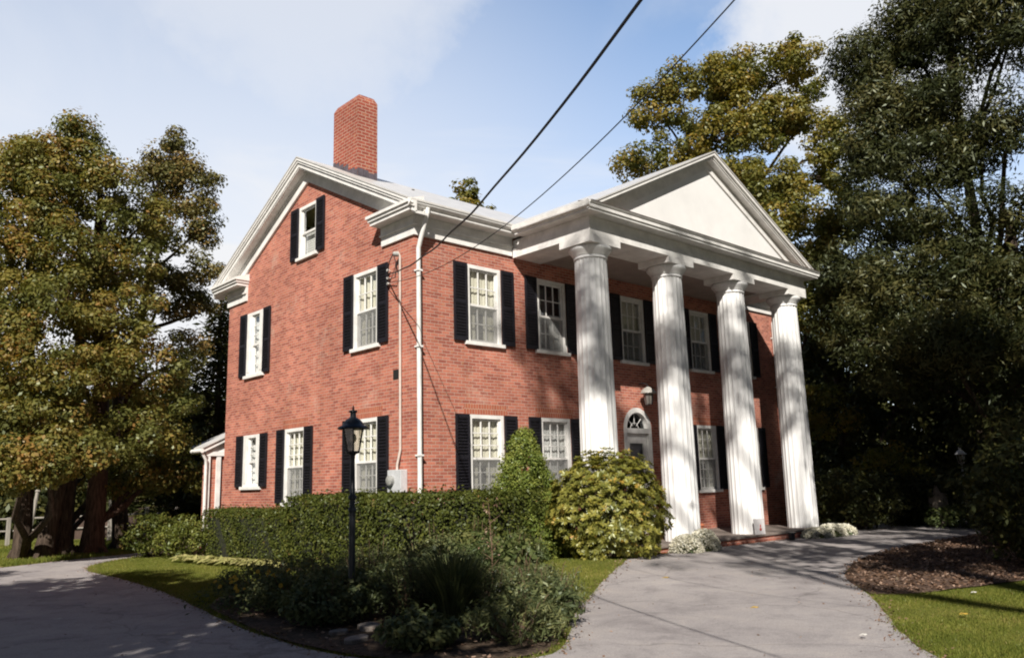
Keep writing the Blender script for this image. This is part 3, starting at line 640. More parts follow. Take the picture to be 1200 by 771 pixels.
# columns
CXS = [3.26, 6.0, 8.75, 11.52]; CYC = -2.0
def column_parts():
    nfl, sub = 20, 5
    ring = [1-.045*math.sin(PI*((k % sub)/sub))**.8 if k % sub else 1.0 for k in range(nfl*sub)]
    A = MB(); prof = []
    for i in range(13):
        t = i/12; rad = .405-.055*t-.008*math.sin(PI*t)*-1; prof.append((rad, .24+t*(6.33-.24)))
    A.lathe(prof, (0, 0, 0), nfl*sub, fl=lambda k: ring[k]); shaft = A
    B = MB(); B.lathe([(.352, 6.331), (.372, 6.335), (.372, 6.36), (.356, 6.365), (.356, 6.40), (.375, 6.405), (.39, 6.43), (.43, 6.48), (.465, 6.52), (.475, 6.55), (.462, 6.585), (.44, 6.594)], (0, 0, 0), 48)
    return shaft, B
sh_, cap_ = column_parts()
col0 = sh_.build('column', M_column, house, loc=(CXS[0], CYC, 0), recalc=False); k0 = cap_.build('capital', M_column, col0, smooth=True)
ab = MB(); ab.box(-.499, .50, -.449, .45, 6.595, 6.7395); a0_ = ab.build('abacus_block', M_white, col0)
for x in CXS[1:]:
    cc = col0.copy(); COL.objects.link(cc); cc.parent = house; cc.location.x = x
    for ch_ in list(col0.children): q = ch_.copy(); COL.objects.link(q); q.parent = cc
# porch floor and brick step
pf = MB(); pf.box(2.75, 12.1, -2.53, -.005, .19, .24); pf.build('porch_floor', M_stone, house, bevel=.01)
pf = MB(); pf.box(2.8, 12.05, -2.49, -.01, -.05, .188); pf.build('porch_base', M_brick, house)

# downspouts --------------------------------------------------------------
def downspout(pts, r=.05):
    A = MB()
    A.tube(pts, r, 10); o = A.build('downspout', M_white, house, smooth=True)
    B = MB()
    for z in (2.2, 4.4, 6.0): B.box(pts[-1][0]-.065, pts[-1][0]+.065, pts[-1][1]-.058, -.001, z, z+.035)
    B.build('downspout_strap', M_white, o)
downspout([(.07, -.38, 7.29), (.07, -.375, 7.20), (.06, -.35, 7.12), (.05, -.13, 6.62), (.05, -.075, 6.50), (.05, -.075, .15)])
downspout([(14.3, -.38, 7.29), (14.3, -.35, 7.12), (14.3, -.13, 6.62), (14.3, -.075, 6.50), (14.3, -.075, .15)])
# electrical service on the gable
mb_ = MB(); mb_.box(-.17, -.003, .27, .74, 1.50, 1.95); meter = mb_.build('meter_box', M_grey, house, bevel=.012)
q = MB(); q.tube([(-.17, .58, 1.74), (-.25, .58, 1.74), (-.27, .58, 1.74)], [.10, .10, .07], 18); q.build('dial', M_steel, meter, smooth=True)
q = MB(); q.tube([(-.10, .40, 1.5), (-.10, .40, 1.05)], .03, 8).tube([(-.10, .62, 1.5), (-.10, .62, 1.05)], .022, 8); q.build('conduit_stub', M_metal_black, meter)
cd = MB(); cd.tube([(-.08, .52, 1.95), (-.08, .52, 2.05), (-.05, .45, 2.35), (-.05, .45, 6.42), (-.09, .46, 6.50), (-.17, .50, 6.49)], .026, 10); cd.build('conduit', plain('conduit_grey', (.60, .52, .46), .5), house, smooth=True)
wh = MB(); wh.tube([(-.09, .46, 6.46), (-.19, .51, 6.46)], [.055, .045], 10); wh.build('weatherhead', M_steel, house, smooth=True)
ins = MB()
for z in (6.19, 6.02, 5.90): ins.tube([(-.001, .86, z), (-.05, .86, z), (-.06, .86, z), (-.09, .86, z), (-.10, .86, z)], [.012, .012, .034, .034, .02], 10)
ins.build('insulator', plain('porcelain', (.7, .68, .64), .25), house, smooth=True)
lp = MB(); lp.tube([(-.19, .51, 6.45), (-.22, .60, 6.30), (-.16, .74, 6.12), (-.10, .86, 6.15)], .012, 6); lp.tube([(-.18, .50, 6.45), (-.17, .40, 6.2), (-.14, .5, 5.95), (-.1, .86, 5.98)], .010, 6); lp.build('drip_loop', M_cable, house)
vt = MB(); vt.box(-.012, -.002, .57, .76, 3.82, 4.02); vt.build('wall_vent', plain('vent_black', (.02, .018, .017), .7), house)
# rear porch of the house, seen past the gable
an = empty('rear_porch', (0, 0, 0), 'small white trimmed brick porch peeking out behind the gable wall', 'porch')
A = MB(); A.box(-.25, 2.5, 9.41, 9.75, 0, 2.62); A.build('wall', M_brick, an)
A = MB(); A.box(-.34, -.22, 9.33, 9.45, 0, 2.60).box(-.03, .09, 9.34, 9.42, 0, 2.60).box(-.36, 2.6, 9.32, 9.43, 2.601, 2.72)
A.prism([(-.36, 2.721), (2.6, 2.721), (1.12, 3.42)], 'y', 9.36, 9.42)
A.prism([(-.46, 2.70), (1.12, 3.47), (1.12, 3.58), (-.46, 2.80)], 'y', 9.24, 9.359); A.build('pediment', M_white, an)
A = MB(); A.prism([(-.50, 2.805), (1.12, 3.585), (1.12, 3.62), (-.50, 2.84)], 'y', 9.2, 9.85); A.prism([(2.74, 2.805), (2.74, 2.84), (1.12, 3.62), (1.12, 3.585)], 'y', 9.2, 9.85); A.build('roof', M_roof, an)
A = MB(); A.tube([(-.54, 9.15, 2.74), (-.54, 9.85, 2.74)], .06, 10); A.tube([(-.52, 9.22, 2.70), (-.38, 9.27, 2.5), (-.36, 9.29, 2.3), (-.36, 9.29, .1)], .04, 8); A.build('gutter', M_white, an, smooth=True)
an2 = MB(); an2.box(1.5, 4.5, 12.2, 13.2, 0, 3.2); rw = empty('rear_wing', (0, 0, 0), 'low wing with a pale sloping roof above the rear porch', 'building')
an2.build('wall', M_brick, rw)
A = MB(); A.prism([(.75, 2.92), (3, 3.9), (3, 4.02), (.75, 3.04)], 'y', 12.0, 13.3); A.build('roof', M_roof, rw)

# ------------------------------------------------------------------ overhead cables
def cable(name, a, b, r, sag, label, twist=0):
    a, b = Vector(a), Vector(b); A = MB(); pts = []
    n = 90
    for i in range(n+1):
        t = i/n; p = a.lerp(b, t); p.z -= sag*4*t*(1-t)
        if twist: p += Vector((math.sin(i*.9), math.cos(i*.7), math.sin(i*1.1)))*twist
        pts.append(p)
    A.tube(pts, r, 7); return tag(A.build(name, M_cable, smooth=True), label, 'cable')
def ext(a, p, k): a, p = Vector(a), Vector(p); return tuple(a+(p-a)*k)
A1 = (-.11, .86, 6.10); cable('service_cable', A1, (-15.15, -28.41, 8.42), .0125, 2.53, 'thick twisted black power cable running down to the gable wall', .006)
A2 = (-.11, .86, 5.92); cable('phone_cable', A2, (-10.91, -27.54, 13.47), .0065, 3.64, 'thin straight black phone cable below the twisted power cable')

# ------------------------------------------------------------------ foliage
def leaf_mesh(name, P, Nrm, size, tone, mat_, parent=None, aspect=.55, axis=None, fold=.0, tri=False):
    """one rhombus leaf per point: P (n,3) centres, Nrm (n,3) leaf normals"""
    n = len(P); P = np.asarray(P, float); Nrm = np.asarray(Nrm, float)
    Nrm = Nrm/(np.linalg.norm(Nrm, axis=1, keepdims=True)+1e-9)
    ref = RNG.normal(size=(n, 3)) if axis is None else np.asarray(axis, float)
    T = ref-Nrm*np.sum(ref*Nrm, axis=1, keepdims=True); T /= np.linalg.norm(T, axis=1, keepdims=True)+1e-9
    B = np.cross(Nrm, T); s = np.broadcast_to(np.asarray(size, float), (n,))[:, None]
    V = np.stack([P-T*s*.5, P+B*s*.5*aspect-T*s*.05+Nrm*s*fold, P+T*s*.5, P-B*s*.5*aspect-T*s*.05+Nrm*s*fold], axis=1).reshape(-1, 3)
    me = bpy.data.meshes.new(name); me.vertices.add(4*n); me.vertices.foreach_set('co', V.astype(np.float32).ravel())
    me.loops.add(4*n); me.polygons.add(n)
    me.loops.foreach_set('vertex_index', np.arange(4*n, dtype=np.int32)); me.polygons.foreach_set('loop_start', np.arange(0, 4*n, 4, dtype=np.int32))
    try: me.polygons.foreach_set('loop_total', np.full(n, 4, dtype=np.int32))
    except Exception: pass
    me.update(); me.materials.append(mat_)
    at = me.attributes.new('tone', 'FLOAT', 'FACE'); at.data.foreach_set('value', np.clip(np.broadcast_to(tone, (n,)), 0, 1).astype(np.float32))
    o = bpy.data.objects.new(name, me); COL.objects.link(o)
    if parent is not None: o.parent = parent
    return o
def unit(n):
    v = RNG.normal(size=(n, 3)); return v/np.linalg.norm(v, axis=1, keepdims=True)
def cluster_leaves(centers, radii, per, up=.5, flat=.7):
    """leaf points around cluster centres; denser in the shell"""
    C = np.repeat(centers, per, axis=0); Rr = np.repeat(radii, per, axis=0)
    U = unit(len(C)); rad = RNG.uniform(.25, 1, len(C))**.6
    off = U*rad[:, None]*Rr[:, None]; off[:, 2] *= flat
    Nn = U*.85+unit(len(C))*.5+np.array([0, 0, up*.8])
    ct = RNG.uniform(0, 1, len(centers)); tone = np.clip(np.repeat(ct, per)*.75+RNG.normal(.13, .13, len(C)), 0, 1)
    return C+off, Nn, tone
def sample_lobe(c, r, n, inner=.45):
    U = unit(n); k = RNG.uniform(inner**2, 1, n)**.5
    return np.asarray(c)+U*k[:, None]*np.asarray(r)
def bough(mb, a, b, r0, r1, n=6, wob=.08, seg=4):
    a, b = Vector(a), Vector(b); L_ = (b-a).length; pts = []
    for i in range(seg+1):
        t = i/seg; p = a.lerp(b, t); p.z += math.sin(PI*t)*L_*.06
        if 0 < i < seg: p += Vector(RNG.normal(size=3)*wob*L_*.4)
        pts.append(p)
    mb.tube(pts, [r0+(r1-r0)*i/seg for i in range(seg+1)], n)
def tree(name, label, group, base, trunk, lobes, leafm, leaf=.16, per=60, crad=.55, barkm=None, up=.5, aspect=.62, cat='tree', flat=.7, twigs=True):
    """trunk: (dx,dy,z,r) list; lobes: (dx,dy,z, rx,ry,rz, clusters)"""
    root = empty(name, (base[0], base[1], 0), label, cat, group)
    mb = MB(); pts = [Vector((dx, dy, z)) for dx, dy, z, r in trunk]; rr_ = [t[3] for t in trunk]
    mb.tube(pts, rr_, 10)
    for k in range(5):
        a = 2*PI*k/5+.3; r0 = rr_[0]; mb.tube([pts[0]+Vector((math.cos(a)*r0*1.5, math.sin(a)*r0*1.5, -.06)), pts[0]+Vector((math.cos(a)*r0*.75, math.sin(a)*r0*.75, .28))], [r0*.22, r0*.32], 6)
    trunk_o = mb.build('trunk', barkm or M_bark, root, smooth=True, uv=False, recalc=False)
    bb = MB(); Cs = []; 
    for (dx, dy, z, rx, ry, rz, nc) in lobes:
        c = Vector((dx, dy, z))
        ti = min(range(len(pts)), key=lambda i: (pts[i]-Vector((dx*.35, dy*.35, z-max(rz*.9, (Vector((dx, dy)).length)*.7)))).length)
        hub = c-Vector((0, 0, rz*.3)); bough(bb, pts[ti], hub, min(rr_[ti]*.55, .11), .035, 7)
        cs = sample_lobe(c, (rx, ry, rz), nc); Cs.append(cs)
        if twigs:
            for q in cs[::4]: bough(bb, hub if RNG.random() < .6 else pts[min(ti+1, len(pts)-1)].lerp(hub, .6), q, .022, .006, 4, .12, 3)
    bb.build('branches', barkm or M_bark, root, uv=False, recalc=False)
    Cs = np.concatenate(Cs); rad = RNG.uniform(.6, 1.25, len(Cs))*crad
    P, Nn, tone = cluster_leaves(Cs, rad, per, up, flat)
    leaf_mesh('crown', P, Nn, RNG.uniform(.5, 1.35, len(P))*leaf, tone, leafm, root, aspect)
    return root
CAMP = Vector((-9.8528, -13.4213, 1.62))
def at(u, v, dist):
    d = pxdir(u, v); k = dist/math.hypot(d.x, d.y); return CAMP+d*k
def lobe_from(u, v, dist, ru, rv, rd, n, base):
    """a crown lobe whose centre is seen at pixel (u,v) at this distance, radii in metres"""
    p = at(u, v, dist); return (p.x-base[0], p.y-base[1], p.z, (ru+rd)/2, (ru+rd)/2, rv, n)

# ---- trees at the left, beyond the drive
b = (-2.55, 11.5)
LG = 'trees beyond the drive'
tree('broad_tree', 'tall broad tree with a thick reddish barked trunk beside the left drive', LG, b,
     [(0, 0, -.05, .36), (.05, 0, .8, .27), (.1, .1, 3, .24), (0, .2, 5.5, .19), (-.3, .2, 8, .16), (-.3, .3, 10.5, .08)],
     [lobe_from(u, v, d, ru, rv, rd, n, b) for u, v, d, ru, rv, rd, n in [(92, 185, 25.5, 1.0, 1.0, 1.0, 23), (60, 228, 25.5, 1.1, 1.1, 1.1, 27), (128, 225, 25.3, 1.1, 1.2, 1.1, 28), (95, 290, 25, 1.5, 1.2, 1.4, 40), (150, 310, 25.5, 1.0, 1.1, 1.1, 22), (130, 375, 24.6, 1.4, 1.0, 1.4, 34), (70, 360, 24.4, 1.3, 1.0, 1.3, 30), (165, 430, 25, 1.3, .9, 1.3, 28), (100, 440, 24, 1.5, .9, 1.4, 34), (190, 490, 25.5, 1.2, .8, 1.2, 23), (140, 510, 24.5, 1.3, .8, 1.2, 25), (215, 545, 26.5, 1.1, .8, 1.1, 17), (165, 555, 26.5, 1.2, .5, 1.2, 17), (42, 195, 25.5, .8, .9, .8, 20), (95, 155, 25.8, .5, .6, .5, 11), (160, 260, 25.8, .9, .9, .9, 17), (35, 260, 25.5, 1.1, 1.0, 1.0, 20)]],
     M_leaf_left, .112, 200, .50, M_barkred)
b = (-1.2, 13.2)
tree('slender_tree', 'slim rust tinged tree whose leaning trunk shows through beside the gable', LG, b,
     [(0, 0, -.05, .26), (-.2, 0, 2, .2), (-.35, 0, 4.5, .17), (.1, 0, 6.5, .14), (.35, 0, 8.5, .10), (.3, 0, 11, .05)],
     [lobe_from(u, v, d, ru, rv, rd, n, b) for u, v, d, ru, rv, rd, n in [(200, 185, 27.5, .6, .9, .6, 20), (185, 215, 27.5, .8, .8, .8, 17), (225, 215, 27.5, .8, .9, .8, 20), (240, 262, 27.5, .5, .8, .7, 15), (200, 265, 27.5, 1.0, .8, .9, 19), (220, 315, 27.5, 1.0, .8, .9, 20), (235, 360, 28, .5, .6, .7, 9), (195, 350, 28, .8, .8, .9, 13), (215, 410, 28, .9, .6, .9, 9)]],
     M_leaf_rust, .105, 200, .50)
b = (-4.15, 11.9)
tree('edge_tree', 'leafy tree with a slim dark trunk at the left edge of the photo', LG, b,
     [(0, 0, -.05, .24), (0, 0, 2, .19), (-.1, 0, 4.5, .16), (-.3, .2, 7, .12), (-.4, .2, 9.5, .05)],
     [lobe_from(u, v, d, ru, rv, rd, n, b) for u, v, d, ru, rv, rd, n in [(28, 185, 27, .8, .7, .8, 17), (20, 230, 26.5, 1.2, 1.1, 1.1, 25), (-30, 280, 26, 1.4, 1.2, 1.2, 23), (20, 330, 25.5, 1.3, 1.1, 1.2, 28), (-20, 390, 25, 1.4, 1, 1.3, 25), (25, 430, 24, 1.3, .9, 1.3, 30), (-10, 490, 23.5, 1.3, .8, 1.2, 23), (50, 505, 23, 1.3, .7, 1.2, 27), (25, 545, 22.5, 1.2, .5, 1.1, 22), (75, 532, 22.5, 1.0, .5, 1.1, 18)]],
     M_leaf_left, .112, 200, .50)
b = (-3.75, 11.5)
tree('leaning_tree', 'dark tree leaning right, its trunk beside the slim leftmost one', LG, b,
     [(0, 0, -.05, .28), (.18, .05, 1, .2), (.4, .1, 2.6, .17), (.7, .4, 5, .13), (.8, .6, 7.5, .07)],
     [lobe_from(u, v, d, ru, rv, rd, n, b) for u, v, d, ru, rv, rd, n in [(60, 300, 28, 1.3, 1.2, 1.3, 12), (70, 400, 28, 1.5, 1.2, 1.3, 12), (60, 480, 28, 1.4, 1, 1.3, 11), (110, 540, 28, 1.4, .8, 1.2, 11)]],
     M_leaf_left, .14, 110, .75, twigs=False)
b = (-3.2, 11.9)
tree('dark_trunk_tree', 'tree with a stout dark trunk between leaning tree and red barked tree', LG, b,
     [(0, 0, -.05, .36), (.02, .05, .7, .26), (.1, .1, 2.6, .22), (.2, .4, 5, .16), (.3, .6, 8.5, .07)],
     [lobe_from(u, v, d, ru, rv, rd, n, b) for u, v, d, ru, rv, rd, n in [(120, 330, 29, 1.5, 1.3, 1.3, 13), (150, 900, 29, 1.6, 1.2, 1.3, 13), (180, 500, 29, 1.5, 1, 1.3, 12), (120, 560, 29, 1.5, .7, 1.2, 10)]],
     M_leaf_dark, .15, 100, .75, twigs=False)
def conifer(name, label, group, base, H, R, leafm, per=26, nwh=22, leaf=.20, z0=.8, droop=.35, seed=1):
    rg = np.random.default_rng(seed); root = empty(name, (base[0], base[1], 0), label, 'tree', group)
    t = MB(); t.tube([(0, 0, -.05), (0, 0, H*.5), (0, 0, H)], [H*.022, H*.013, .02], 8); t.build('trunk', M_bark, root, uv=False, recalc=False)
    bb = MB(); P = []; Nn = []; A = []; T = []
    for i in range(nwh):
        z = z0+(H-z0)*(i/nwh)**.9; rad = R*(1-(z-z0)/(H-z0))**.8+.15
        for k in range(7):
            a = rg.uniform(0, 2*PI); l_ = rad*rg.uniform(.7, 1.12); e = Vector((math.cos(a)*l_, math.sin(a)*l_, z-droop*l_*rg.uniform(.5, 1)))
            bb.tube([(0, 0, z), (e.x*.55, e.y*.55, z-.05*l_), tuple(e)], [.025, .016, .006], 4)
            tn = rg.uniform(.2, .9); m_ = max(8, int(per*l_/R*1.4))
            for _ in range(m_):
                s = rg.uniform(.25, 1.05); q = Vector((0, 0, z)).lerp(e, s); q += Vector(rg.normal(size=3))*Vector((.16, .16, .10)).length*.55
                P.append(q); ax = (e-Vector((0, 0, z))).normalized()+Vector(rg.normal(size=3))*.45; A.append(ax); Nn.append(Vector((0, 0, 1))+Vector(rg.normal(size=3))*.5); T.append(tn+rg.normal()*.15)
    bb.build('branches', M_bark, root, uv=False, recalc=False)
    leaf_mesh('crown', P, Nn, rg.uniform(.7, 1.3, len(P))*leaf, np.array(T), leafm, root, .30, A)
    return root
p = at(250, 600, 33)
conifer('spruce', 'dark spruce rising just left of the gable wall', 'conifers behind the house', (p.x, p.y), 9.0, 2.6, M_needle, 46, 30, .34, seed=4)
p = at(205, 600, 36)
conifer('spruce', 'dark spruce standing behind the slim rusty tree', 'conifers behind the house', (p.x, p.y), 7.6, 2.8, M_needle, 44, 26, .36, seed=5)
p = at(270, 600, 40)
conifer('spruce', 'tall far spruce mostly hidden behind the house corner', 'conifers behind the house', (p.x, p.y), 12.5, 3.0, M_needle, 40, 30, .38, seed=6)
def shrub(name, label, group, base, r, h, leafm, n, leaf=.09, cat='shrub', tone0=.0, z0=.05, dome=.9, stems=True, crad=.16, aspect=.5):
    root = empty(name, (base[0], base[1], 0), label, cat, group)
    cs = []; 
    while len(cs) < n:
        U = unit(1)[0]; k = RNG.uniform(.35, 1)**.5; q = np.array([U[0]*r*k, U[1]*r*k, z0+h*.5+U[2]*h*.5*k])
        if q[2] > z0: cs.append(q)
    cs = np.array(cs)
    if stems:
        s = MB()
        for q in cs[::5]: bough(s, (q[0]*.1, q[1]*.1, -.03), q, .014, .005, 4, .06, 3)
        s.build('stems', M_bark, root, uv=False, recalc=False)
    P, Nn, tone = cluster_leaves(cs, RNG.uniform(.7, 1.25, n)*crad, 22, .5, .8)
    P[:, 2] = np.maximum(P[:, 2], .02)
    if name in ('perennial', 'light_perennial'):
        aspect = RNG.choice([.18, .28, .42, .55]); leaf = leaf*RNG.uniform(.8, 1.5); tone = tone+RNG.uniform(-.12, .25)
        st = MB(); ex = []
        for _ in range(int(RNG.integers(5, 13))):
            a = RNG.uniform(0, 2*PI); q = r*RNG.uniform(.1, .75); hh = h*RNG.uniform(.95, 1.45); tip = Vector((math.cos(a)*q*1.25, math.sin(a)*q*1.25, hh)); st.tube([(math.cos(a)*q*.7, math.sin(a)*q*.7, h*.3), tip*.9+Vector((0, 0, hh*.04)), tip], [.006, .004, .002], 4)
            for k in range(14): t = RNG.uniform(.55, 1.02); ex.append(Vector((math.cos(a)*q*.7, math.sin(a)*q*.7, h*.3)).lerp(tip, t)+Vector(RNG.normal(size=3))*.022)
        st.build('stalks', M_drystem, root, uv=False, recalc=False)
        P = np.concatenate([P, np.array(ex)]); Nn = np.concatenate([Nn, unit(len(ex))]); tone = np.concatenate([tone, RNG.uniform(.2, 1.0, len(ex))])
    leaf_mesh('leaves', P, Nn, RNG.uniform(.65, 1.3, len(P))*leaf, tone+tone0, leafm, root, aspect)
    return root
# ground level planting behind the left lawn
FG = 'dark bushes beyond the fence'
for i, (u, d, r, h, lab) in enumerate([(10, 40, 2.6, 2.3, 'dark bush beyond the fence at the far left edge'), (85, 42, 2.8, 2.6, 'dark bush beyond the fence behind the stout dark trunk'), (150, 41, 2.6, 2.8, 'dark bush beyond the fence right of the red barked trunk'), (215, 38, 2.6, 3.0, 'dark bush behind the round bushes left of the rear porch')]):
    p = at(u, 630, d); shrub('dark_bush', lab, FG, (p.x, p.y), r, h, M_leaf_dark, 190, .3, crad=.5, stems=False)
p = at(190, 640, 26.2); shrub('bush', 'round blue green bush beside the end of the left drive', 'bushes left of the hedge', (-1.75, 9.0), .82, 1.05, M_hedge, 150, .085, crad=.17)
shrub('golden_bush', 'yellow green rounded bush next to the end of the low hedge', 'bushes left of the hedge', (-1.55, 7.9), .62, .82, M_golden, 120, .07, crad=.15)
shrub('golden_bush', 'small yellow green bush tucked behind the other one at the hedge', 'bushes left of the hedge', (-1.15, 8.5), .55, 1.0, M_golden, 90, .07, crad=.15)

# ---- fence beyond the trees
fn = empty('paddock_fence', (-1.5, 17.5, 0), 'pale post and rail fence with brown boards beyond the tree trunks', 'fence')
def fp(u, d): p = at(u, 640, d); return Vector((p.x+1.5, p.y-17.5, 0))
fps = [fp(u, 33) for u in (-25, 8, 52, 80, 127, 170, 205)]
hts = [1.2, .95, 1.0, 1.05, 1.45, 1.15, 1.1]
for q, hh in zip(fps, hts):
    A = MB(); A.box(q.x-.06, q.x+.06, q.y-.06, q.y+.06, -.05, hh); A.build('post', M_wood, fn, bevel=.01)
for zr in (.9, .5):
    A = MB()
    for a, b_ in zip(fps[:-1], fps[1:]): A.tube([a+Vector((0, .07, zr)), b_+Vector((0, .07, zr))], .03, 6)
    A.build('rail', M_wood, fn)
A = MB()
for a, b_ in zip(fps[2:5], fps[3:6]):
    dv = (b_-a); A.add([(a.x, a.y+.12, .12), (b_.x, b_.y+.12, .12), (b_.x, b_.y+.12, .82), (a.x, a.y+.12, .82), (a.x, a.y+.15, .12), (b_.x, b_.y+.15, .12), (b_.x, b_.y+.15, .82), (a.x, a.y+.15, .82)], [(0, 1, 2, 3), (4, 7, 6, 5), (0, 4, 5, 1), (3, 2, 6, 7)])
A.build('boards', M_brown, fn)
q = at(30, 640, 28); A = MB(); A.tube([(q.x, q.y, -.05), (q.x+.12, q.y, 1.0), (q.x+.2, q.y, 1.75)], [.055, .05, .05], 8); A.tube([(q.x+.2, q.y, 1.751), (q.x+.205, q.y, 1.80)], [.075, .05], 8)
tag(A.build('leaning_post', M_wood), 'pale post leaning between the two leftmost tree trunks', 'post')

# ---- trees at the right
RG = 'trees right of the house'
b = (19.0, 5.2)
mk = [(752, 190, 32, 1.1, .45, 1, 14), (765, 125, 32, 1.0, 1.0, .9, 18), (795, 100, 32, .9, .9, .9, 16), (800, 165, 32.5, 1.1, 1.1, 1, 19), (842, 95, 32.5, 1.2, 1.2, 1.1, 27), (845, 155, 32, 1.3, 1.1, 1.2, 27), (885, 80, 33, 1.1, 1.2, 1.1, 23), (930, 75, 33, 1.1, 1.0, 1.1, 21), (895, 150, 32.5, 1.4, 1.2, 1.2, 30), (945, 130, 33, 1.3, 1.2, 1.2, 25), (900, 220, 32, 1.5, 1.2, 1.3, 30), (950, 210, 32.5, 1.3, 1.2, 1.2, 23), (955, 285, 32, 1.5, 1.2, 1.3, 28), (960, 355, 32, 1.6, 1.2, 1.4, 28), (985, 900, 32, 1.6, 1.1, 1.4, 23), (965, 480, 32, 1.5, 1, 1.4, 21), (870, 280, 33, 1.6, 1.2, 1.3, 18), (985, 170, 33, 1.2, 1.2, 1.2, 22), (985, 255, 32, 1.3, 1.2, 1.2, 26), (1000, 330, 31, 1.3, 1.1, 1.2, 24), (925, 330, 32, 1.3, 1.1, 1.2, 22), (815, 200, 32.5, 1.2, .9, 1.1, 20), (860, 215, 32.5, 1.3, 1.0, 1.2, 22), (870, 125, 32.6, 1.2, 1.1, 1.1, 22), (915, 260, 31.5, 1.3, 1.1, 1.2, 22)]
tree('maple_tree', 'yellow tinged maple rising behind the white pediment', RG, b,
     [(0, 0, -.05, .5), (0, 0, 3, .38), (-.3, 0, 7, .30), (-.5, 0, 11, .2), (-.6, 0, 15, .1)],
     [lobe_from(*q, b) for q in mk], M_leaf_maple, .145, 190, .58)
p = at(1195, 600, 29.0); b = (p.x, p.y)
pk = [(1015, 75, 26, .9, .9, .9, 22), (1065, 40, 26, 1.2, 1.1, 1.1, 30), (1125, 25, 25.5, 1.3, 1.0, 1.1, 30), (1180, 40, 25, 1.0, 1.0, 1.0, 17), (1040, 120, 26, 1.2, 1.0, 1.1, 30), (1095, 110, 25.5, 1.3, 1.1, 1.1, 30), (1025, 180, 26, 1.0, .9, 1.1, 25), (1080, 195, 25.5, 1.3, 1.0, 1.2, 30), (1190, 130, 25, .9, 1.0, .9, 13), (1150, 165, 25.5, .8, .8, .9, 11), (1045, 255, 25.5, 1.3, .9, 1.2, 27), (1000, 310, 26, 1.2, .8, 1.2, 22), (1110, 275, 26, 1.1, .8, 1.1, 17), (1195, 230, 25, .8, .9, .9, 10), (1070, 330, 25, 1.4, .9, 1.2, 25), (1160, 330, 25, 1.2, .9, 1.1, 18), (1020, 390, 25, 1.4, .9, 1.2, 23), (1100, -40, 26, 1.5, 1.2, 1.2, 23), (1195, -30, 25, 1.4, 1.2, 1.2, 20), (1110, 395, 24, 1.3, .9, 1.2, 20), (1180, 405, 24, 1.3, .9, 1.2, 20), (1105, 425, 27, 1.2, .8, 1.2, 16), (1206, 485, 24, 1.2, .8, 1.2, 14), (1060, 440, 26, 1.3, .8, 1.2, 16)]
tree('dark_evergreen', 'tall dark evergreen with open branches at the right edge, overtopping the photo', RG, b,
     [(0, 0, -.05, .30), (0, 0, 3, .24), (.1, .1, 7, .19), (.1, .2, 11, .14), (0, .2, 15, .12), (0, .2, 18, .04)],
     [lobe_from(*q, b) for q in pk], M_needle, .165, 330, .78, aspect=.28, up=.3)
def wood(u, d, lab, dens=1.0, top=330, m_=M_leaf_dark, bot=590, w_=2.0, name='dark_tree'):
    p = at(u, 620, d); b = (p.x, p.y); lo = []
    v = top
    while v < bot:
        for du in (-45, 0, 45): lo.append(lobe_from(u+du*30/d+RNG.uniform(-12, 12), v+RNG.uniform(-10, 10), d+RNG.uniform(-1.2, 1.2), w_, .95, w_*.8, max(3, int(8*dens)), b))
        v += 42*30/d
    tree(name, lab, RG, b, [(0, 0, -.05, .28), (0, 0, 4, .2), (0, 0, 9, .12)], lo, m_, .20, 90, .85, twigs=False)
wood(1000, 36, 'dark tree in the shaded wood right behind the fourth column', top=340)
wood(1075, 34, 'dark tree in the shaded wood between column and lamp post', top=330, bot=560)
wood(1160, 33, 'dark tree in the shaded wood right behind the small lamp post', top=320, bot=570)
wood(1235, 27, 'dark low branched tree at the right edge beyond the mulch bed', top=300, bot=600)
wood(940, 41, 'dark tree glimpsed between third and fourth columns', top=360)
p = at(1040, 560, 30); shrub('sunlit_shrub', 'leafy shrub catching the sun right of the fourth column', 'understorey shrubs', (p.x, p.y), 1.3, 2.6, M_leaf_maple, 90, .17, crad=.38)
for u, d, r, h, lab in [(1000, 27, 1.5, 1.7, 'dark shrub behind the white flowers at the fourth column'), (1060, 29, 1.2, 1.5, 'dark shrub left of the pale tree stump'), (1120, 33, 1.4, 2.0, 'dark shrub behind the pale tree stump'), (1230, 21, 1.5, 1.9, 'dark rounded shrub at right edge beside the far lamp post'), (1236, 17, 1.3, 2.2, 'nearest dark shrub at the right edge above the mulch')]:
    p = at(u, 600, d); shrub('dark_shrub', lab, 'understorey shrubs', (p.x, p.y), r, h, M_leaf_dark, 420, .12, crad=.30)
p = at(1120, 605, 27.5); shrub('low_green_plants', 'low bright green plant at the foot of the pale stump', 'understorey shrubs', (p.x, p.y), .9, .55, M_bedlt, 60, .12, cat='plant', crad=.2)
p = at(1103, 610, 28.3); A = MB(); A.tube([(p.x, p.y, -.05), (p.x, p.y, .3), (p.x-.03, p.y+.02, .75), (p.x, p.y, .98)], [.36, .29, .27, .24], 12); A.tube([(p.x-.1, p.y, .981), (p.x-.14, p.y, 1.2)], [.12, .03], 7)
tag(A.build('tree_stump', plain('pale_bark', (.36, .29, .22), .9, .4, 7, bump=.8), smooth=True), 'pale ragged tree stump in the shaded wood near the lamp post', 'tree stump')
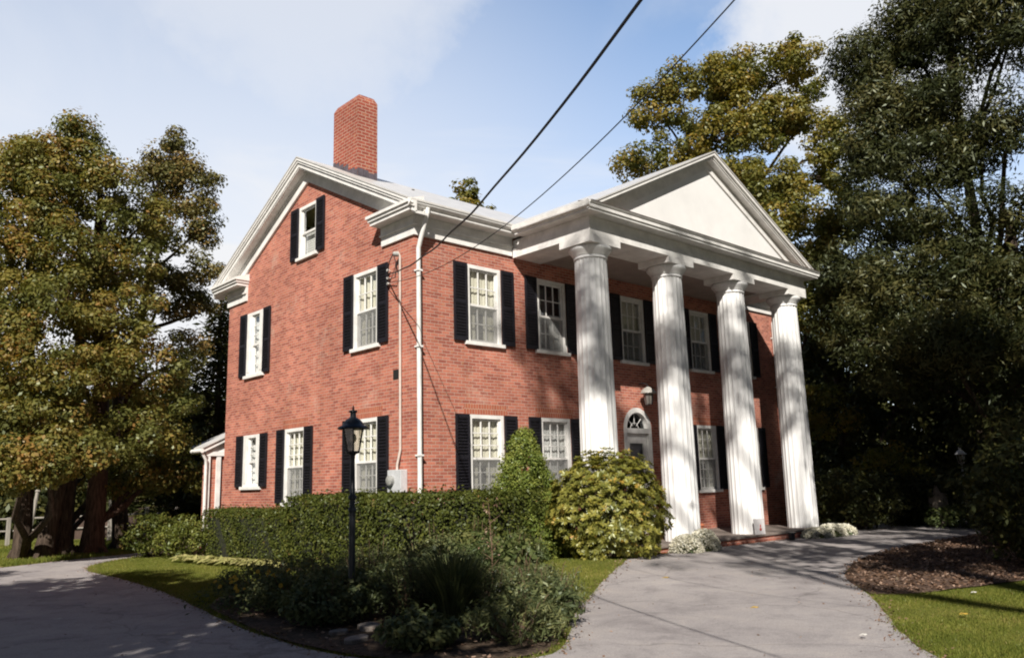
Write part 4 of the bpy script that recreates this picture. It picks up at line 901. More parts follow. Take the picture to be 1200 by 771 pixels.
# golden tree top over the roof
p = at(548, 560, 52); b = (p.x, p.y)
tree('golden_tree', 'small golden tree top showing above the main roof', RG, b, [(0, 0, -.05, .4), (0, 0, 10, .25), (0, 0, 19, .06)],
     [lobe_from(*q, b) for q in [(547, 222, 52, .9, .8, .9, 9), (540, 240, 52, 1.2, .8, 1.1, 10), (560, 238, 52, 1.1, .8, 1.1, 9), (548, 270, 52, 1.8, 1.2, 1.5, 14)]], M_leaf_maple, .26, 60, .6)
# far wood that closes the horizon: one mass
PW = []
for u0, u1, d0, d1, n_, hmax in ((-260, 300, 50, 70, 520, 7.5), (640, 1900, 48, 72, 900, 9.5), (300, 640, 60, 80, 220, 7)):
    for _ in range(n_):
        q = at(RNG.uniform(u0, u1), 560, RNG.uniform(d0, d1)); PW.append((q.x, q.y, RNG.uniform(.2, 1)**1.2*hmax))
for _ in range(900):
    a_ = RNG.uniform(0, 2*PI); dx_, dy_ = math.cos(a_), math.sin(a_)
    if dx_*F_.x+dy_*F_.y > .35: continue
    d_ = RNG.uniform(34, 46); PW.append((CAMP.x+dx_*d_, CAMP.y+dy_*d_, RNG.uniform(.05, 1)*18))
PW = np.array(PW); Pq, Nq, tq = cluster_leaves(PW, RNG.uniform(1.0, 1.9, len(PW)), 40, .4, .8); Pq[:, 2] = np.maximum(Pq[:, 2], .05)
tag(leaf_mesh('distant_woods', Pq, Nq, RNG.uniform(.5, .9, len(Pq)), tq, M_leaf_dark, aspect=.7), kind='stuff')

# ---- trees that stand beside and behind the camera and throw the foreground shade
SG = 'big trees beside the drive entrance'
b = (-15.5, -10.0)
def LB(x, y, z, r, n, rz=None): return (x-b[0], y-b[1], z, r, r, rz or r*.6, n)
b = (-16.3, -10.0)
tree('shade_tree', 'large leafy tree standing left of the viewpoint beside the drive', SG, b, [(0, 0, -.05, .5), (.1, 0, 3, .4), (.3, .1, 6, .3), (.5, .2, 10, .15)],
     [LB(-13.9, -8.0, 7.3, 1.8, 24), LB(-13.2, -10.3, 7.3, 1.6, 18), LB(-12.70, -3.30, 7, 2.2, 26), (LB(-14.80, -2.30, 7.2, 2.4, 24)), LB(-11.90, -5.70, 7, 1.8, 18), LB(-11.50, -11.50, 7.2, 1.8, 20), LB(-13.50, -8.10, 8.5, 2.6, 26), LB(-14.10, -13.30, 7.6, 2.0, 20), LB(-17.00, -5.10, 7.6, 2.6, 22), LB(-14.00, -5.30, 8.2, 2.4, 26), LB(-12.10, -9.70, 8.6, 2.2, 24), LB(-15.70, -7.10, 8, 2.5, 28), LB(-14.90, -11.30, 8, 2.4, 26), LB(-12.70, -6.30, 7.4, 1.8, 20), LB(-15.00, 0.10, 8, 2.0, 14)], M_leaf_left, .26, 95, .85)
b = (-3.0, -19.0)
tree('shade_tree', 'tall tree standing behind right of the viewpoint', SG, b, [(0, 0, -.05, .5), (.1, 0, 4, .4), (.1, .5, 8, .3), (.3, 1, 13, .12)],
     [LB(-2.60, -12.60, 10, 1.7, 15), LB(0.00, -12.20, 10.6, 1.6, 11), LB(-4.00, -14.80, 9.4, 1.6, 15), LB(-1.60, -15.60, 10, 2.2, 24), LB(2.00, -15.50, 11, 2.6, 26), LB(5.20, -16.20, 11, 2.6, 26), LB(1.10, -19.00, 10, 3, 26), LB(-2.90, -17.00, 9.7, 1.8, 18), LB(6.10, -19.50, 12, 3, 24)], M_leaf_left, .26, 52, .75)

b = (4.5, -14.5)
tree('shade_tree', 'tall tree standing beyond the right lawn near the mulch bed', SG, b, [(0, 0, -.05, .45), (0, 0, 4, .36), (-.4, .3, 8, .26), (-.8, .8, 12, .12)],
     [LB(3.6, -11.2, 11.6, 1.4, 12), LB(3.2, -13.0, 12.6, 2.0, 24), LB(4.8, -12.4, 11.6, 1.3, 14), LB(4.0, -16.5, 12.6, 2.4, 26), LB(10.4, -13.6, 12, 1.9, 20), LB(2.6, -14.8, 9.8, 2.0, 18)], M_leaf_left, .24, 60, .75)
b = (-14.0, -25.5)
tree('shade_tree', 'very tall old tree far behind the viewpoint', SG, b, [(0, 0, -.05, .7), (0, 0, 7, .5), (.2, .5, 14, .36), (.3, 1, 21, .2)],
     [LB(-15.30, -18.80, 23.2, 1.5, 20, 1.6), LB(-13.30, -19.00, 23.4, 1.5, 22, 1.7), LB(-11.30, -18.80, 23.4, 1.5, 22, 1.7), LB(-9.30, -19.20, 23.6, 1.6, 22, 1.7), LB(-7.50, -19.60, 23.4, 1.5, 18, 1.6), LB(-13.80, -15.80, 22.2, 1.0, 12), LB(-12.9, -16.3, 21.6, .8, 7), LB(-9.10, -22.60, 21, 2.4, 18), LB(-15.10, -22.60, 20, 2.4, 18)], M_leaf_left, .20, 46, .7)

# ---- hedges, clipped and loose
def hedge(name, label, poly, h, leafm, n, leaf, bulge=.10, cat='hedge', top_r=.12):
    P_ = [Vector((*p, 0)) for p in poly]; cen = sum(P_, Vector())/len(P_); root = empty(name, (cen.x, cen.y, 0), label, cat, 'hedges along the house walls')
    core = MB(); core.prism([((p.x-cen.x)*1, (p.y-cen.y)*1) for p in [cen+(q-cen)*.0+(q-cen).normalized()*max((q-cen).length-.2, .05) for q in P_]], 'z', .05, h-.20); core.build('branches', plain('hedge_twigs', (.022, .024, .012), .95, .4, 12), root, uv=False)
    # leaf points over sides and top
    per = []; L_ = 0
    for a, c_ in zip(P_, P_[1:]+P_[:1]): per.append((a, c_, (c_-a).length)); L_ += (c_-a).length
    xs = [p.x for p in P_]; ys = [p.y for p in P_]
    def inside(x, y):
        k = False
        for a, c_, _ in per:
            if (a.y > y) != (c_.y > y) and x < (c_.x-a.x)*(y-a.y)/(c_.y-a.y)+a.x: k = not k
        return k
    side = L_*h; area = (max(xs)-min(xs))*(max(ys)-min(ys)); ns = int(n*side/(side+area*.8)); pts = []; nr = []
    ccw = sum(a.x*c_.y-c_.x*a.y for a, c_, _ in per) > 0
    for a, c_, l_ in per:
        t = (c_-a)/l_; nn = Vector((t.y, -t.x, 0)) if ccw else Vector((-t.y, t.x, 0)); k = int(ns*l_/L_)
        for _ in range(k):
            s = RNG.uniform(0, 1); z = h*RNG.uniform(.03, 1)
            wv = math.sin(s*l_*3.1+z*2)*.05+math.sin(s*l_*7.3+1+z*5)*.03
            q = a.lerp(c_, s)+nn*(wv-RNG.uniform(0, 1)**2*.22+bulge*.4-max(0, z-h+.12)*.6); pts.append((q.x-cen.x, q.y-cen.y, z)); nr.append(nn+Vector((0, 0, .45))+Vector(RNG.normal(size=3))*.55)
    k = 0
    while k < n-ns:
        x, y = RNG.uniform(min(xs), max(xs)), RNG.uniform(min(ys), max(ys)); k += 1
        if inside(x, y): pts.append((x-cen.x, y-cen.y, h+math.sin(x*3.7+y*2.9)*.03+math.sin(x*9+y*8)*.02-RNG.uniform(0, 1)**2*.2+(RNG.uniform(0, .12) if RNG.random() < .12 else 0))); nr.append(Vector((0, 0, 1))+Vector(RNG.normal(size=3))*.6)
    pts = np.array(pts); nr = np.array(nr)
    cl = np.sin(pts[:, 0]*4.3+pts[:, 2]*6)*np.cos(pts[:, 1]*4.7-pts[:, 2]*4)*.14
    leaf_mesh('leaves', pts, nr, RNG.uniform(.6, 1.3, len(pts))*leaf, .42+cl+RNG.normal(0, .2, len(pts)), leafm, root, .55)
    return root
hedge('clipped_hedge', 'low clipped hedge along the gable wall behind the hosta row', [(-.95, 3.1), (-.15, 3.1), (-.15, 7.9), (-.95, 7.9)], 1.17, M_hedge, 26000, .060)
hedge('clipped_hedge', 'taller loose hedge wrapping the near corner of the house', [(-1.25, 3.0), (-1.35, -.9), (-1.05, -1.65), (-.2, -1.9), (1.4, -1.85), (2.6, -1.75), (2.6, -.55), (-.3, -.55), (-.3, 3.0)], 1.46, M_hedge, 46000, .068, bulge=.16)
# cone shaped conifer
root = empty('cone_shrub', (1.84, -1.2, 0), 'cone shaped bright green conifer below the lower front windows', 'shrub')
A = MB(); A.tube([(0, 0, -.03), (0, 0, 1.4), (0, 0, 2.4)], [.06, .04, .012], 8)
A.build('trunk', M_bark, root, uv=False)
zc = RNG.uniform(0, 1, 900)**1.12*2.42+.10; rc = 1.14*(1-zc/2.62)**.80*RNG.uniform(.55, 1.02, 900)**.5; ac = RNG.uniform(0, 2*PI, 900)
P, Nn, tone = cluster_leaves(np.stack([rc*(1+.11*np.sin(3*ac+zc*3.3)+.07*np.sin(7*ac-zc*5))*np.cos(ac), rc*(1+.11*np.sin(3*ac+zc*3.3)+.07*np.sin(7*ac-zc*5))*np.sin(ac), zc+RNG.normal(0, .05, len(zc))], 1), RNG.uniform(.09, .18, 900), 46, .55, .9)
leaf_mesh('leaves', P, Nn, RNG.uniform(.6, 1.3, len(P))*.055, tone, M_cone, root, .5)
# rhododendron: whorls of long leaves
root = empty('rhododendron', (2.36, -2.93, 0), 'big rounded rhododendron with yellow green leaves before the first column', 'shrub')
cs = []
while len(cs) < 2300:
    U = unit(1)[0]
    if U[2] < -.72: continue
    k = RNG.uniform(.86, 1.01) if RNG.random() < .85 else RNG.uniform(.55, .85); wob = 1+.085*math.sin(U[0]*5+1)*math.cos(U[1]*5+U[2]*3)+.05*math.sin(U[2]*9+U[0]*4)+(RNG.uniform(.03, .13) if RNG.random() < .06 else 0)
    cs.append((U*np.array([1.16, 1.06, 1.14])*k*wob+np.array([0, 0, .82]), U))
A = MB()
for q, U in cs[::40]: bough(A, (q[0]*.08, q[1]*.08, -.03), tuple(q), .02, .007, 5, .07, 3)
A.build('stems', M_bark, root, uv=False, recalc=False)
P = []; Nn = []; Ax = []; T = []
for q, U in cs:
    if q[2] < .04: continue
    up_ = Vector(U)*.85+Vector((0, 0, .45))+Vector(RNG.normal(size=3))*.22; up_.normalize(); e1 = up_.orthogonal().normalized(); e2 = up_.cross(e1); tn = RNG.uniform(.1, .75); old = RNG.random() < .06
    for k in range(11):
        a = 2*PI*k/11+RNG.uniform(-.3, .3); rd = e1*math.cos(a)+e2*math.sin(a); ax = rd+up_*RNG.uniform(-.1, .35)-Vector((0, 0, .1))
        P.append(Vector(q)+ax.normalized()*.05); Ax.append(ax); Nn.append(up_-rd*.35+Vector(RNG.normal(size=3))*.15); T.append(.97 if (old and RNG.random() < .4) else tn+RNG.normal()*.12)
leaf_mesh('leaves', P, Nn, RNG.uniform(.07, .105, len(P)), np.array(T), M_rhod, root, .38, Ax)

# ---- hostas along the low hedge
def rosette(name, r, n, leafm, size, aspect, lift=.35):
    P = []; Nn = []; Ax = []; 
    for k in range(n):
        a = 2*PI*k/n*1.618*3+RNG.uniform(-.3, .3); q = RNG.uniform(.25, 1)*r; d = Vector((math.cos(a), math.sin(a), 0)); el = lift*(1.3-q/r)
        P.append(d*q+Vector((0, 0, .05+el*.5*r+RNG.uniform(0, .05)))); Ax.append(d+Vector((0, 0, el-.25))); Nn.append(Vector((0, 0, 1))+d*.35+Vector(RNG.normal(size=3))*.15)
    return P, Nn, Ax
hl = ['at the left end of the row', 'second from the left end', 'third from the left end', 'fourth from the left end', 'fifth from the left end', 'just left of the middle', 'just right of the middle', 'fifth from the right end', 'fourth from the right end', 'third from the right end', 'second from the right end', 'at the right end of the row']
h0 = []
for k in range(3):
    P, Nn, Ax = rosette('h', .33, 60, M_hosta, .17, .5); h0.append((P, Nn, Ax))
for i in range(12):
    t = i/11; x = -1.95+(-1.42+1.95)*t+RNG.uniform(-.06, .06); y = 6.6-(6.6-2.75)*t
    P, Nn, Ax = h0[i % 3]
    o = leaf_mesh('hosta', P, Nn, RNG.uniform(.13, .21, len(P)), RNG.uniform(.2, 1, len(P)), M_hosta, None, .52, Ax)
    o.location = (x, y, .01); o.rotation_euler = (0, 0, RNG.uniform(0, 6)); tag(o, 'pale yellow hosta by the low hedge, '+hl[i], 'plant', 'hostas along the hedge')
# ---- white flower mounds by the columns
def flowers(label, x, y, r, h, n=900):
    root = empty('white_flower_mound', (x, y, 0), label, 'flowers', 'white flower mounds at the porch step')
    U = unit(n); U[:, 2] = np.abs(U[:, 2]); P = U*np.array([r, r*.75, h])*RNG.uniform(.75, 1.03, n)[:, None]
    leaf_mesh('leaves', P*.93, U+unit(n)*.6, .07, RNG.uniform(0, .8, n), M_bedlt, root, .4)
    k = int(n*2.2); U = unit(k); U[:, 2] = np.abs(U[:, 2]); P = U*np.array([r, r*.75, h])*RNG.uniform(.9, 1.08, k)[:, None]; P = P[(np.sin(P[:, 0]*9+P[:, 2]*7)+np.cos(P[:, 1]*8)) > -1.3]
    o = leaf_mesh('blossoms', P, unit(len(P))*.7+np.array([-.2, -.2, .7]), RNG.uniform(.035, .06, len(P)), RNG.uniform(.2, 1, len(P)), M_petalw, root, .9); o['kind'] = 'stuff'
flowers('tall white flower mound between rhododendron and second column', 4.95, -2.82, .42, .36)
flowers('white flower mound at the foot of the second column', 5.62, -2.80, .42, .44)
flowers('white flower mound left of the fourth column foot', 10.7, -2.75, .45, .26)
flowers('white flower mound in front of the fourth column', 11.45, -2.80, .5, .32)
flowers('white flower mound right of the fourth column foot', 12.2, -2.75, .48, .28)
# ---- foreground bed
BG = 'dark perennials in the foreground bed'
for x, y, r, h, n, lab in [(-3.6, -2.0, .55, .62, 95, 'dark leafy perennial beside the yellow flowers'), (-4.25, -3.0, .55, .55, 95, 'low dark perennial at the drive edge right of the yellow flowers'), (-3.1, -3.0, .6, .75, 110, 'dark bushy perennial left of the near lamp post'), (-4.45, -4.25, .5, .5, 85, 'low dark perennial at the drive edge below the lamp post'), (-2.2, -1.9, .6, .7, 100, 'dark perennial between the lamp post and the hedge'), (-2.6, -3.9, .6, .80, 110, 'dark bushy perennial right of the near lamp post'), (-1.6, -2.7, .55, .85, 105, 'brownish perennial against the tall hedge'), (-2.75, -5.2, .6, .62, 100, 'dark perennial behind the ornamental grass'), (-3.0, -6.3, .55, .45, 95, 'low dark perennial at the right tip of the bed'), (-3.75, -6.85, .5, .42, 85, 'low dark perennial at the front tip of the bed'), (-1.9, -4.9, .45, .55, 80, 'dark perennial left of the pale garden light'), (-4.0, -1.3, .5, .5, 90, 'dark perennial at the lawn side of the yellow flowers'), (-3.5, -4.6, .6, .7, 110, 'tall dark perennial left of the big arching grass'), (-4.0, -3.7, .55, .6, 100, 'dark perennial at the foot of the near lamp post'), (-4.6, -6.3, .35, .3, 60, 'small dark perennial in the leaf litter by the drive'), (-2.4, -5.9, .5, .5, 90, 'dark perennial under the right side of the bed by the drive'), (-1.35, -4.75, .4, .42, 75, 'low dark perennial at the drive behind the garden light')]:
    shrub('perennial', lab, BG, (x, y), r*1.08, h*.88, M_bed, int(n*1.5), .060, cat='plant', crad=.15, aspect=.42)
for x, y, r, h, n, lab in [(-1.05, -3.8, .5, .62, 95, 'light green leafy perennial right of the pale garden light'), (-.75, -2.7, .55, .75, 100, 'light green perennial before the tall hedge'), (-.1, -3.1, .45, .6, 80, 'light green perennial nearest the lawn by the rhododendron'), (-1.55, -3.7, .4, .7, 70, 'light green perennial behind the dry stem')]:
    shrub('light_perennial', lab, BG, (x, y), r, h, M_bedlt, n, .085, cat='plant', crad=.15, aspect=.45)
# ornamental grass clump
def grass_clump(label, x, y, n, h, sp, mat_):
    A = MB()
    for _ in range(n):
        a = RNG.uniform(0, 2*PI); l_ = h*RNG.uniform(.65, 1.1); o_ = Vector((math.cos(a), math.sin(a), 0)); r0 = RNG.uniform(0, .12); s = sp*RNG.uniform(.3, 1.1); w_ = RNG.uniform(.006, .012); sd = Vector((-o_.y, o_.x, 0))
        pts = [o_*r0+Vector((0, 0, -.02)), o_*(r0+s*.25)+Vector((0, 0, l_*.5)), o_*(r0+s*.6)+Vector((0, 0, l_*.86)), o_*(r0+s)+Vector((0, 0, l_*RNG.uniform(.85, 1.02)))]
        b_ = len(A.v)
        for k, p_ in enumerate(pts): ww = w_*(1, .95, .6, .08)[k]; A.v += [tuple(p_-sd*ww), tuple(p_+sd*ww)]
        A.f += [(b_+2*k, b_+2*k+1, b_+2*k+3, b_+2*k+2) for k in range(3)]
    o = A.build('ornamental_grass', mat_, loc=(x, y, 0), uv=False, recalc=False)
    at_ = o.data.attributes.new('tone', 'FLOAT', 'FACE'); v = np.repeat(RNG.uniform(0, .9, n), 3); at_.data.foreach_set('value', v.astype(np.float32))
    return tag(o, label, 'grass clump', 'ornamental grasses')
grass_clump('big dark arching ornamental grass clump in the foreground bed', -3.55, -5.55, 560, .86, .66, M_bed)
grass_clump('smaller ornamental grass tuft beside the big arching clump', -2.95, -4.75, 300, .75, .5, M_bed)
# tall dry stems
for (x, y, hh, lab) in [(-2.05, -4.55, 1.35, 'tall reddish dry stem standing behind the ornamental grass'), (-2.5, -3.35, 1.1, 'shorter dry stem beside the near lamp post')]:
    A = MB(); A.tube([(0, 0, -.02), (.02, 0, hh*.5), (-.02, .01, hh)], [.012, .010, .005], 6)
    for k in range(7): z = hh*(.35+.09*k); a = k*2.4; A.tube([(0, 0, z), (.14*math.cos(a), .14*math.sin(a), z+.10)], [.006, .003], 5)
    s = A.build('dry_stem', M_drystem, loc=(x, y, 0), uv=False); tag(s, lab, 'plant stem')
    P = unit(60)*.06+np.stack([RNG.uniform(-.12, .12, 60), RNG.uniform(-.12, .12, 60), RNG.uniform(hh*.4, hh*1.02, 60)], 1); leaf_mesh('leaves', P, unit(60), .045, RNG.uniform(.2, 1, 60), M_litter, s, .5)
# yellow flowers
root = empty('yellow_flower_plant', (-4.5, -2.3, 0), 'low plant with small yellow flowers at the drive edge', 'flowers')
P = RNG.normal(size=(900, 3))*np.array([.28, .45, .01]); P[:, 2] = RNG.uniform(.03, .34, 900); leaf_mesh('leaves', P, unit(900)*.6+np.array([0, 0, .6]), .075, RNG.uniform(0, .8, 900), M_bed, root, .4)
for k in range(17):
    x, y, z = RNG.normal()*.2-.08, RNG.normal()*.40, RNG.uniform(.30, .52); A = MB()
    for j in range(9):
        a = 2*PI*j/9; d0 = Vector((math.cos(a), math.sin(a), 0)); sd = Vector((-d0.y, d0.x, 0)); c0 = Vector((x, y, z)); tl = Vector((-.6+.25*math.sin(k*2.1), -.7+.3*math.cos(k*1.7), 0))
        q = [c0+d0*.006, c0+d0*.018+sd*.007+Vector((0, 0, .003)), c0+d0*.030-Vector((0, 0, .003)), c0+d0*.018-sd*.007+Vector((0, 0, .003))]
        q = [p_+Vector((0, 0, -(p_-c0).dot(tl))) for p_ in q]; A.add([tuple(p_) for p_ in q], [(0, 1, 2, 3)])
    A.ball((x, y, z+.004), .009, 6, (1, 1, .7)); A.build('blossom', M_petaly, root, uv=False, recalc=False)
# stones and small things in the bed
def stone(label, x, y, sx, sy, h, rz, name='flagstone'):
    r_ = random.Random(int(x*100)+int(y*77)); A = MB(); n = 9; pl = [(math.cos(2*PI*k/n)*sx*r_.uniform(.8, 1.1), math.sin(2*PI*k/n)*sy*r_.uniform(.8, 1.1)) for k in range(n)]
    A.prism(pl, 'z', 0, h); o = A.build(name, M_flag, loc=(x, y, .012), bevel=.012); o.rotation_euler = (0, 0, rz); tag(o, label, 'stone', 'stones in the foreground bed')
stone('pale flat stone nearest the drive in the leaf litter', -4.85, -5.55, .20, .12, .05, .5)
stone('pale flat stone behind the one nearest the drive', -4.35, -5.0, .22, .13, .06, 1.1)
stone('small pale stone beside the low dark perennial below the lamp', -4.75, -5.0, .14, .09, .05, .2)
stone('pale stone on the drive edge at the right of the bed', -1.65, -5.75, .14, .09, .06, .9)
gl = MB(); gl.lathe([(.03, 0), (.03, .10), (.10, .105), (.105, .125), (.06, .135), (.06, .17), (.12, .175), (.125, .195), (.05, .225), (.01, .23)], (0, 0, 0), 20)
tag(gl.build('garden_light', plain('pale_lamp_plastic', (.55, .57, .52), .5), loc=(-1.75, -4.45, .01), smooth=True), 'small pale tiered garden light among the bed plants', 'garden light')
# leaf litter in bed and mulch
def in_poly(poly, n, seed=0):
    xs = [p[0] for p in poly]; ys = [p[1] for p in poly]; X = RNG.uniform(min(xs), max(xs), n); Y = RNG.uniform(min(ys), max(ys), n); k = np.zeros(n, bool)
    for (ax, ay), (bx, by) in zip(poly, poly[1:]+poly[:1]):
        c_ = ((ay > Y) != (by > Y)) & (X < (bx-ax)*(Y-ay)/((by-ay) if abs(by-ay) > 1e-12 else 1e-12)+ax); k ^= c_
    return X[k], Y[k]
def litter(name, poly, n, size, zb):
    X, Y = in_poly(poly, n); P = np.stack([X, Y, zb+.012+GZ(X, Y)+RNG.uniform(.004, .03, len(X))], 1)
    o = leaf_mesh(name, P, np.array([0, 0, 1])+RNG.normal(size=(len(X), 3))*.35, RNG.uniform(.6, 1.3, len(X))*size, RNG.uniform(0, 1, len(X))**(1 if name == 'leaf_litter' else 1.8), M_litter, None, .7); o['kind'] = 'stuff'; return o
litter('leaf_litter', smooth_poly(bed, 3), 9000, .055, .012)
litter('mulch_leaves', smooth_poly(mulch, 4), 16000, .06, .012)
# ---- lawn blades
island = [p for p in DRIVE]
def lawn(name, poly, n, size, avoid=()):
    X, Y = in_poly(poly, n); EX, EY = X+RNG.normal(0, .035, len(X)), Y+RNG.normal(0, .035, len(X))
    for q in avoid:
        if not len(X): break
        k = np.zeros(len(X), bool)
        for (ax, ay), (bx, by) in zip(q, q[1:]+q[:1]):
            den = by-ay if abs(by-ay) > 1e-12 else 1e-12
            k ^= ((ay > EY) != (by > EY)) & (EX < (bx-ax)*(EY-ay)/den+ax)
        X = X[~k]; Y = Y[~k]; EX = EX[~k]; EY = EY[~k]
    s = RNG.uniform(.6, 1.35, len(X))*size*(1+.35*np.sin(X*2.1+Y*1.3)*np.cos(Y*1.7)); P = np.stack([X, Y, s*.30+GZ(X, Y)], 1)
    ax = np.array([0, 0, 1])+RNG.normal(size=(len(X), 3))*.42; tone = .40+.16*np.sin(X*1.3+.5)*np.sin(Y*1.1)+.14*np.sin(X*4.7+Y*3.1)*np.sin(Y*5.3-X*2.2)+RNG.normal(0, .25, len(X))
    o = leaf_mesh(name, P, RNG.normal(size=(len(X), 3))*np.array([1, 1, .15]), s, tone, M_grass, None, .16, ax); o['kind'] = 'stuff'; return o
BED = smooth_poly(bed, 3); MUL = smooth_poly(mulch, 4)
lawn('lawn_grass', [(-5.6, -8), (-.3, -8), (-.3, -2), (-1, 10), (-5.6, 10)], 260000, .042, (DRIVE, BED))
lawn('lawn_grass', [(-2.4, -6.5), (4.3, -3.2), (4.3, -1.7), (-1, -1.7)], 90000, .042, (DRIVE, BED))
lawn('lawn_grass', [(-2.5, -16), (7.5, -16), (7.5, -7.2), (1.4, -7.2), (-2.5, -10.2)], 420000, .038, (DRIVE, MUL))
lawn('lawn_grass', [(-9, 8), (5, 10.5), (5, 19), (-9, 19)], 110000, .11, (DRIVE,))
# ---- near lamp post
lx, ly = -4.16, -4.33
lamp = empty('lamp_post', (lx, ly, 0), 'black lantern lamp post in the foreground bed before the gable', 'lamp post', 'garden lamp posts')
def lamp_parts(lamp, post_m, hood_m, k=1.0):
    A = MB(); A.lathe([(.075, -.03), (.075, .10), (.055, .14), (.042, .22), (.040, 1.32), (.055, 1.335), (.055, 1.36), (.036, 1.385), (.036, 1.47), (.055, 1.485), (.055, 1.51), (.034, 1.54), (.026, 1.95), (.03, 2.02), (.055, 2.05)], n=16, fl=lambda i: 1)
    A.build('post', post_m, lamp, smooth=True)
    A = MB(); R0, R1 = .088, .142
    for i in range(6):
        a = 2*PI*i/6; A.tube([(R0*math.cos(a), R0*math.sin(a), 2.07), (R1*math.cos(a), R1*math.sin(a), 2.36)], .009, 6)
    A.lathe([(.05, 2.04), (.098, 2.055), (.098, 2.075), (.05, 2.078)], n=6); A.build('lantern_frame', post_m, lamp)
    A = MB(); A.lathe([(.083, 2.08), (.135, 2.355)], n=6); A.f = A.f[:6]; A.build('lantern_glass', M_lglass, lamp, recalc=False)
    A = MB(); A.lathe([(.19, 2.352), (.198, 2.365), (.185, 2.385), (.14, 2.405), (.12, 2.44), (.09, 2.475), (.05, 2.50), (.038, 2.51), (.036, 2.56), (.055, 2.575), (.05, 2.59), (.012, 2.60), (.012, 2.625), (.004, 2.66)], n=12); A.build('hood', hood_m, lamp, smooth=True)
    A = MB(); A.ball((0, 0, 2.24), .045, 10, (1, 1, 1.4)); A.tube([(0, 0, 2.08), (0, 0, 2.2)], .018, 8); A.build('bulb', plain('opal_bulb', (.6, .58, .52), .3), lamp, smooth=True)
def lglass():
    m, n, l, out = mat('smoked_lantern_glass'); tr = n('ShaderNodeBsdfTransparent'); tr.inputs[0].default_value = (.78, .74, .68, 1); g = n('ShaderNodeBsdfGlossy', i_Roughness=.06); mx = n('ShaderNodeMixShader', i_Fac=.12)
    l(tr.outputs[0], mx.inputs[1]); l(g.outputs[0], mx.inputs[2]); l(mx.outputs[0], out.inputs[0]); return m
M_lglass = lglass()
lamp_parts(lamp, M_metal_black, M_metal_black)
p = at(1134, 600, 29.0)
lamp2 = empty('lamp_post', (p.x, p.y, 0), 'slim pale topped lamp post far off in the shaded wood', 'lamp post', 'garden lamp posts')
lamp2.scale = (.9, .9, .9); lamp_parts(lamp2, plain('pale_post_paint', (.42, .42, .40), .5), plain('white_hood', (.78, .78, .76), .3))
# ---- things on the porch
pt = MB(); pt.lathe([(.11, .0), (.15, .21), (.175, .212), (.175, .26), (.15, .262), (.145, .24), (.01, .235)], n=20)
tag(pt.build('flower_pot', M_pot, loc=(7.9, -1.1, .241), smooth=True), 'terracotta flower pot on the porch right of the second column', 'flower pot')
A = MB(); A.box(-.15, .15, -.010, .010, 0, .36).box(-.157, .157, -.014, -.0105, .345, .365)
pk_ = A.build('metal_plate', plain('pale_plate', (.52, .50, .50), .6), loc=(8.50, -2.47, .241)); pk_.rotation_euler = (-.05, 0, -.4); tag(pk_, 'pale plate with a red mark leaning on the third column foot', 'plate')
A = MB(); A.ball((.02, -.018, .12), .036, 8, (.9, .3, 1)).ball((.025, -.018, .20), .02, 8, (.8, .3, 1.9)); A.build('red_mark', M_red, pk_, smooth=True)
A = MB(); A.lathe([(.07, 0), (.09, .16), (.10, .162), (.10, .19), (.08, .19)], n=14); tag(A.build('small_black_pot', M_metal_black, loc=(9.55, -2.72, .007), smooth=True), 'small black pot on the ground right of the third column', 'pot')
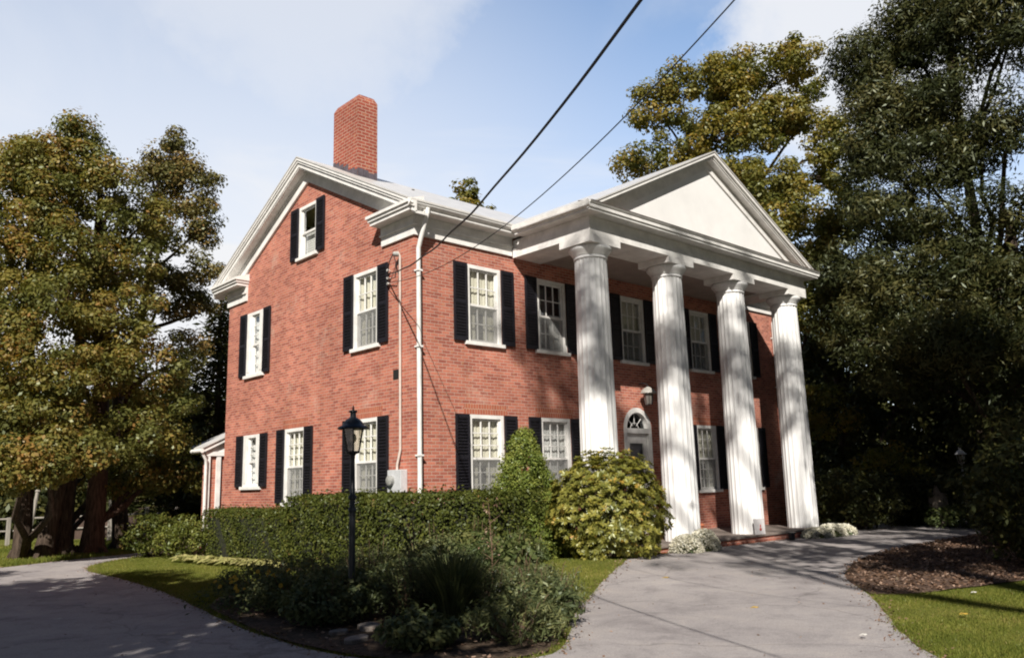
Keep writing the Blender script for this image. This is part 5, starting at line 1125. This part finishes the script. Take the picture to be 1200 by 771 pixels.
# ---- fallen leaves
for x, y, m_, lab in [(1.05, -5.2, M_yellowleaf, 'yellow fallen leaf on the drive nearest the lawn strip'), (-.35, -7.6, M_yellowleaf, 'yellow fallen leaf in the middle of the sunlit drive'), (.35, -9.8, M_yellowleaf, 'yellow fallen leaf on the right lawn'), (2.2, -9.3, M_paleleaf, 'pale fallen leaf on the shaded right lawn'), (-1.5, -9.5, M_paleleaf, 'pale fallen leaf at the drive edge by the right lawn'), (-6.6, -1.2, M_paleleaf, 'pale fallen leaf on the shaded left drive')]:
    A = MB(); n = 10; fr_ = .055 if m_ is M_yellowleaf else .04; pts = [(fr_*math.cos(2*PI*k/n)*(1 if k % 2 else .6), fr_*math.sin(2*PI*k/n)*(1 if k % 2 else .6), .006*(k % 3)) for k in range(n)]; A.add(pts+[(0, 0, .012)], [(k, (k+1) % n, n) for k in range(n)]); A.tube([(-fr_*.9, 0, .005), (-fr_*1.6, .02, .005)], .003, 4)
    tag(A.build('fallen_leaf', m_, loc=(x, y, .012 if m_ is M_yellowleaf and y > -9 else .05), uv=False, recalc=False), lab, 'leaf', 'fallen leaves')

# ---- everything that stands on the gentle rise goes up with it
for o in list(COL.objects):
    if o.parent is None and o.get('category') and o['category'] not in ('house', 'porch', 'building', 'cable', 'leaf') and o.name.split('.')[0] not in ('flower_pot', 'metal_plate'):
        o.location.z += float(GZ(o.location.x, o.location.y))
    elif o.parent is None and o.get('category') == 'leaf': o.location.z += float(GZ(o.location.x, o.location.y))

X, Y = in_poly([(-8, -12), (6, -12), (12, -2.6), (12, -6), (-3, 10), (-8, 8)], 2600)
kk = np.zeros(len(X), bool)
for (ax, ay), (bx, by) in zip(DRIVE, DRIVE[1:]+DRIVE[:1]):
    den = by-ay if abs(by-ay) > 1e-12 else 1e-12; kk ^= ((ay > Y) != (by > Y)) & (X < (bx-ax)*(Y-ay)/den+ax)
X, Y = X[kk][:420], Y[kk][:420]
o = leaf_mesh('leaf_crumbs', np.stack([X, Y, .020+GZ(X, Y)], 1), np.array([0, 0, 1])+RNG.normal(size=(len(X), 3))*.3, RNG.uniform(.015, .04, len(X)), RNG.uniform(.1, 1, len(X)), M_litter, None, .7); o['kind'] = 'stuff'
EP = []
for (ax, ay), (bx, by) in zip(DRIVE, DRIVE[1:]+DRIVE[:1]):
    if math.hypot(ax+4, ay+2) > 15: continue
    for _ in range(int(math.hypot(bx-ax, by-ay)*70)):
        t = RNG.uniform(0, 1); q = abs(RNG.normal(0, .10)); nx_, ny_ = (by-ay), -(bx-ax); l_ = math.hypot(nx_, ny_)+1e-9; sg = RNG.choice([-1, 1]); EP.append((ax+(bx-ax)*t+nx_/l_*q*sg, ay+(by-ay)*t+ny_/l_*q*sg))
EP = np.array(EP); o = leaf_mesh('edge_grit', np.stack([EP[:, 0], EP[:, 1], .021+GZ(EP[:, 0], EP[:, 1])], 1), np.array([0, 0, 1])+RNG.normal(size=(len(EP), 3))*.4, RNG.uniform(.012, .045, len(EP)), RNG.uniform(0, .9, len(EP)), M_litter, None, .7); o['kind'] = 'stuff'
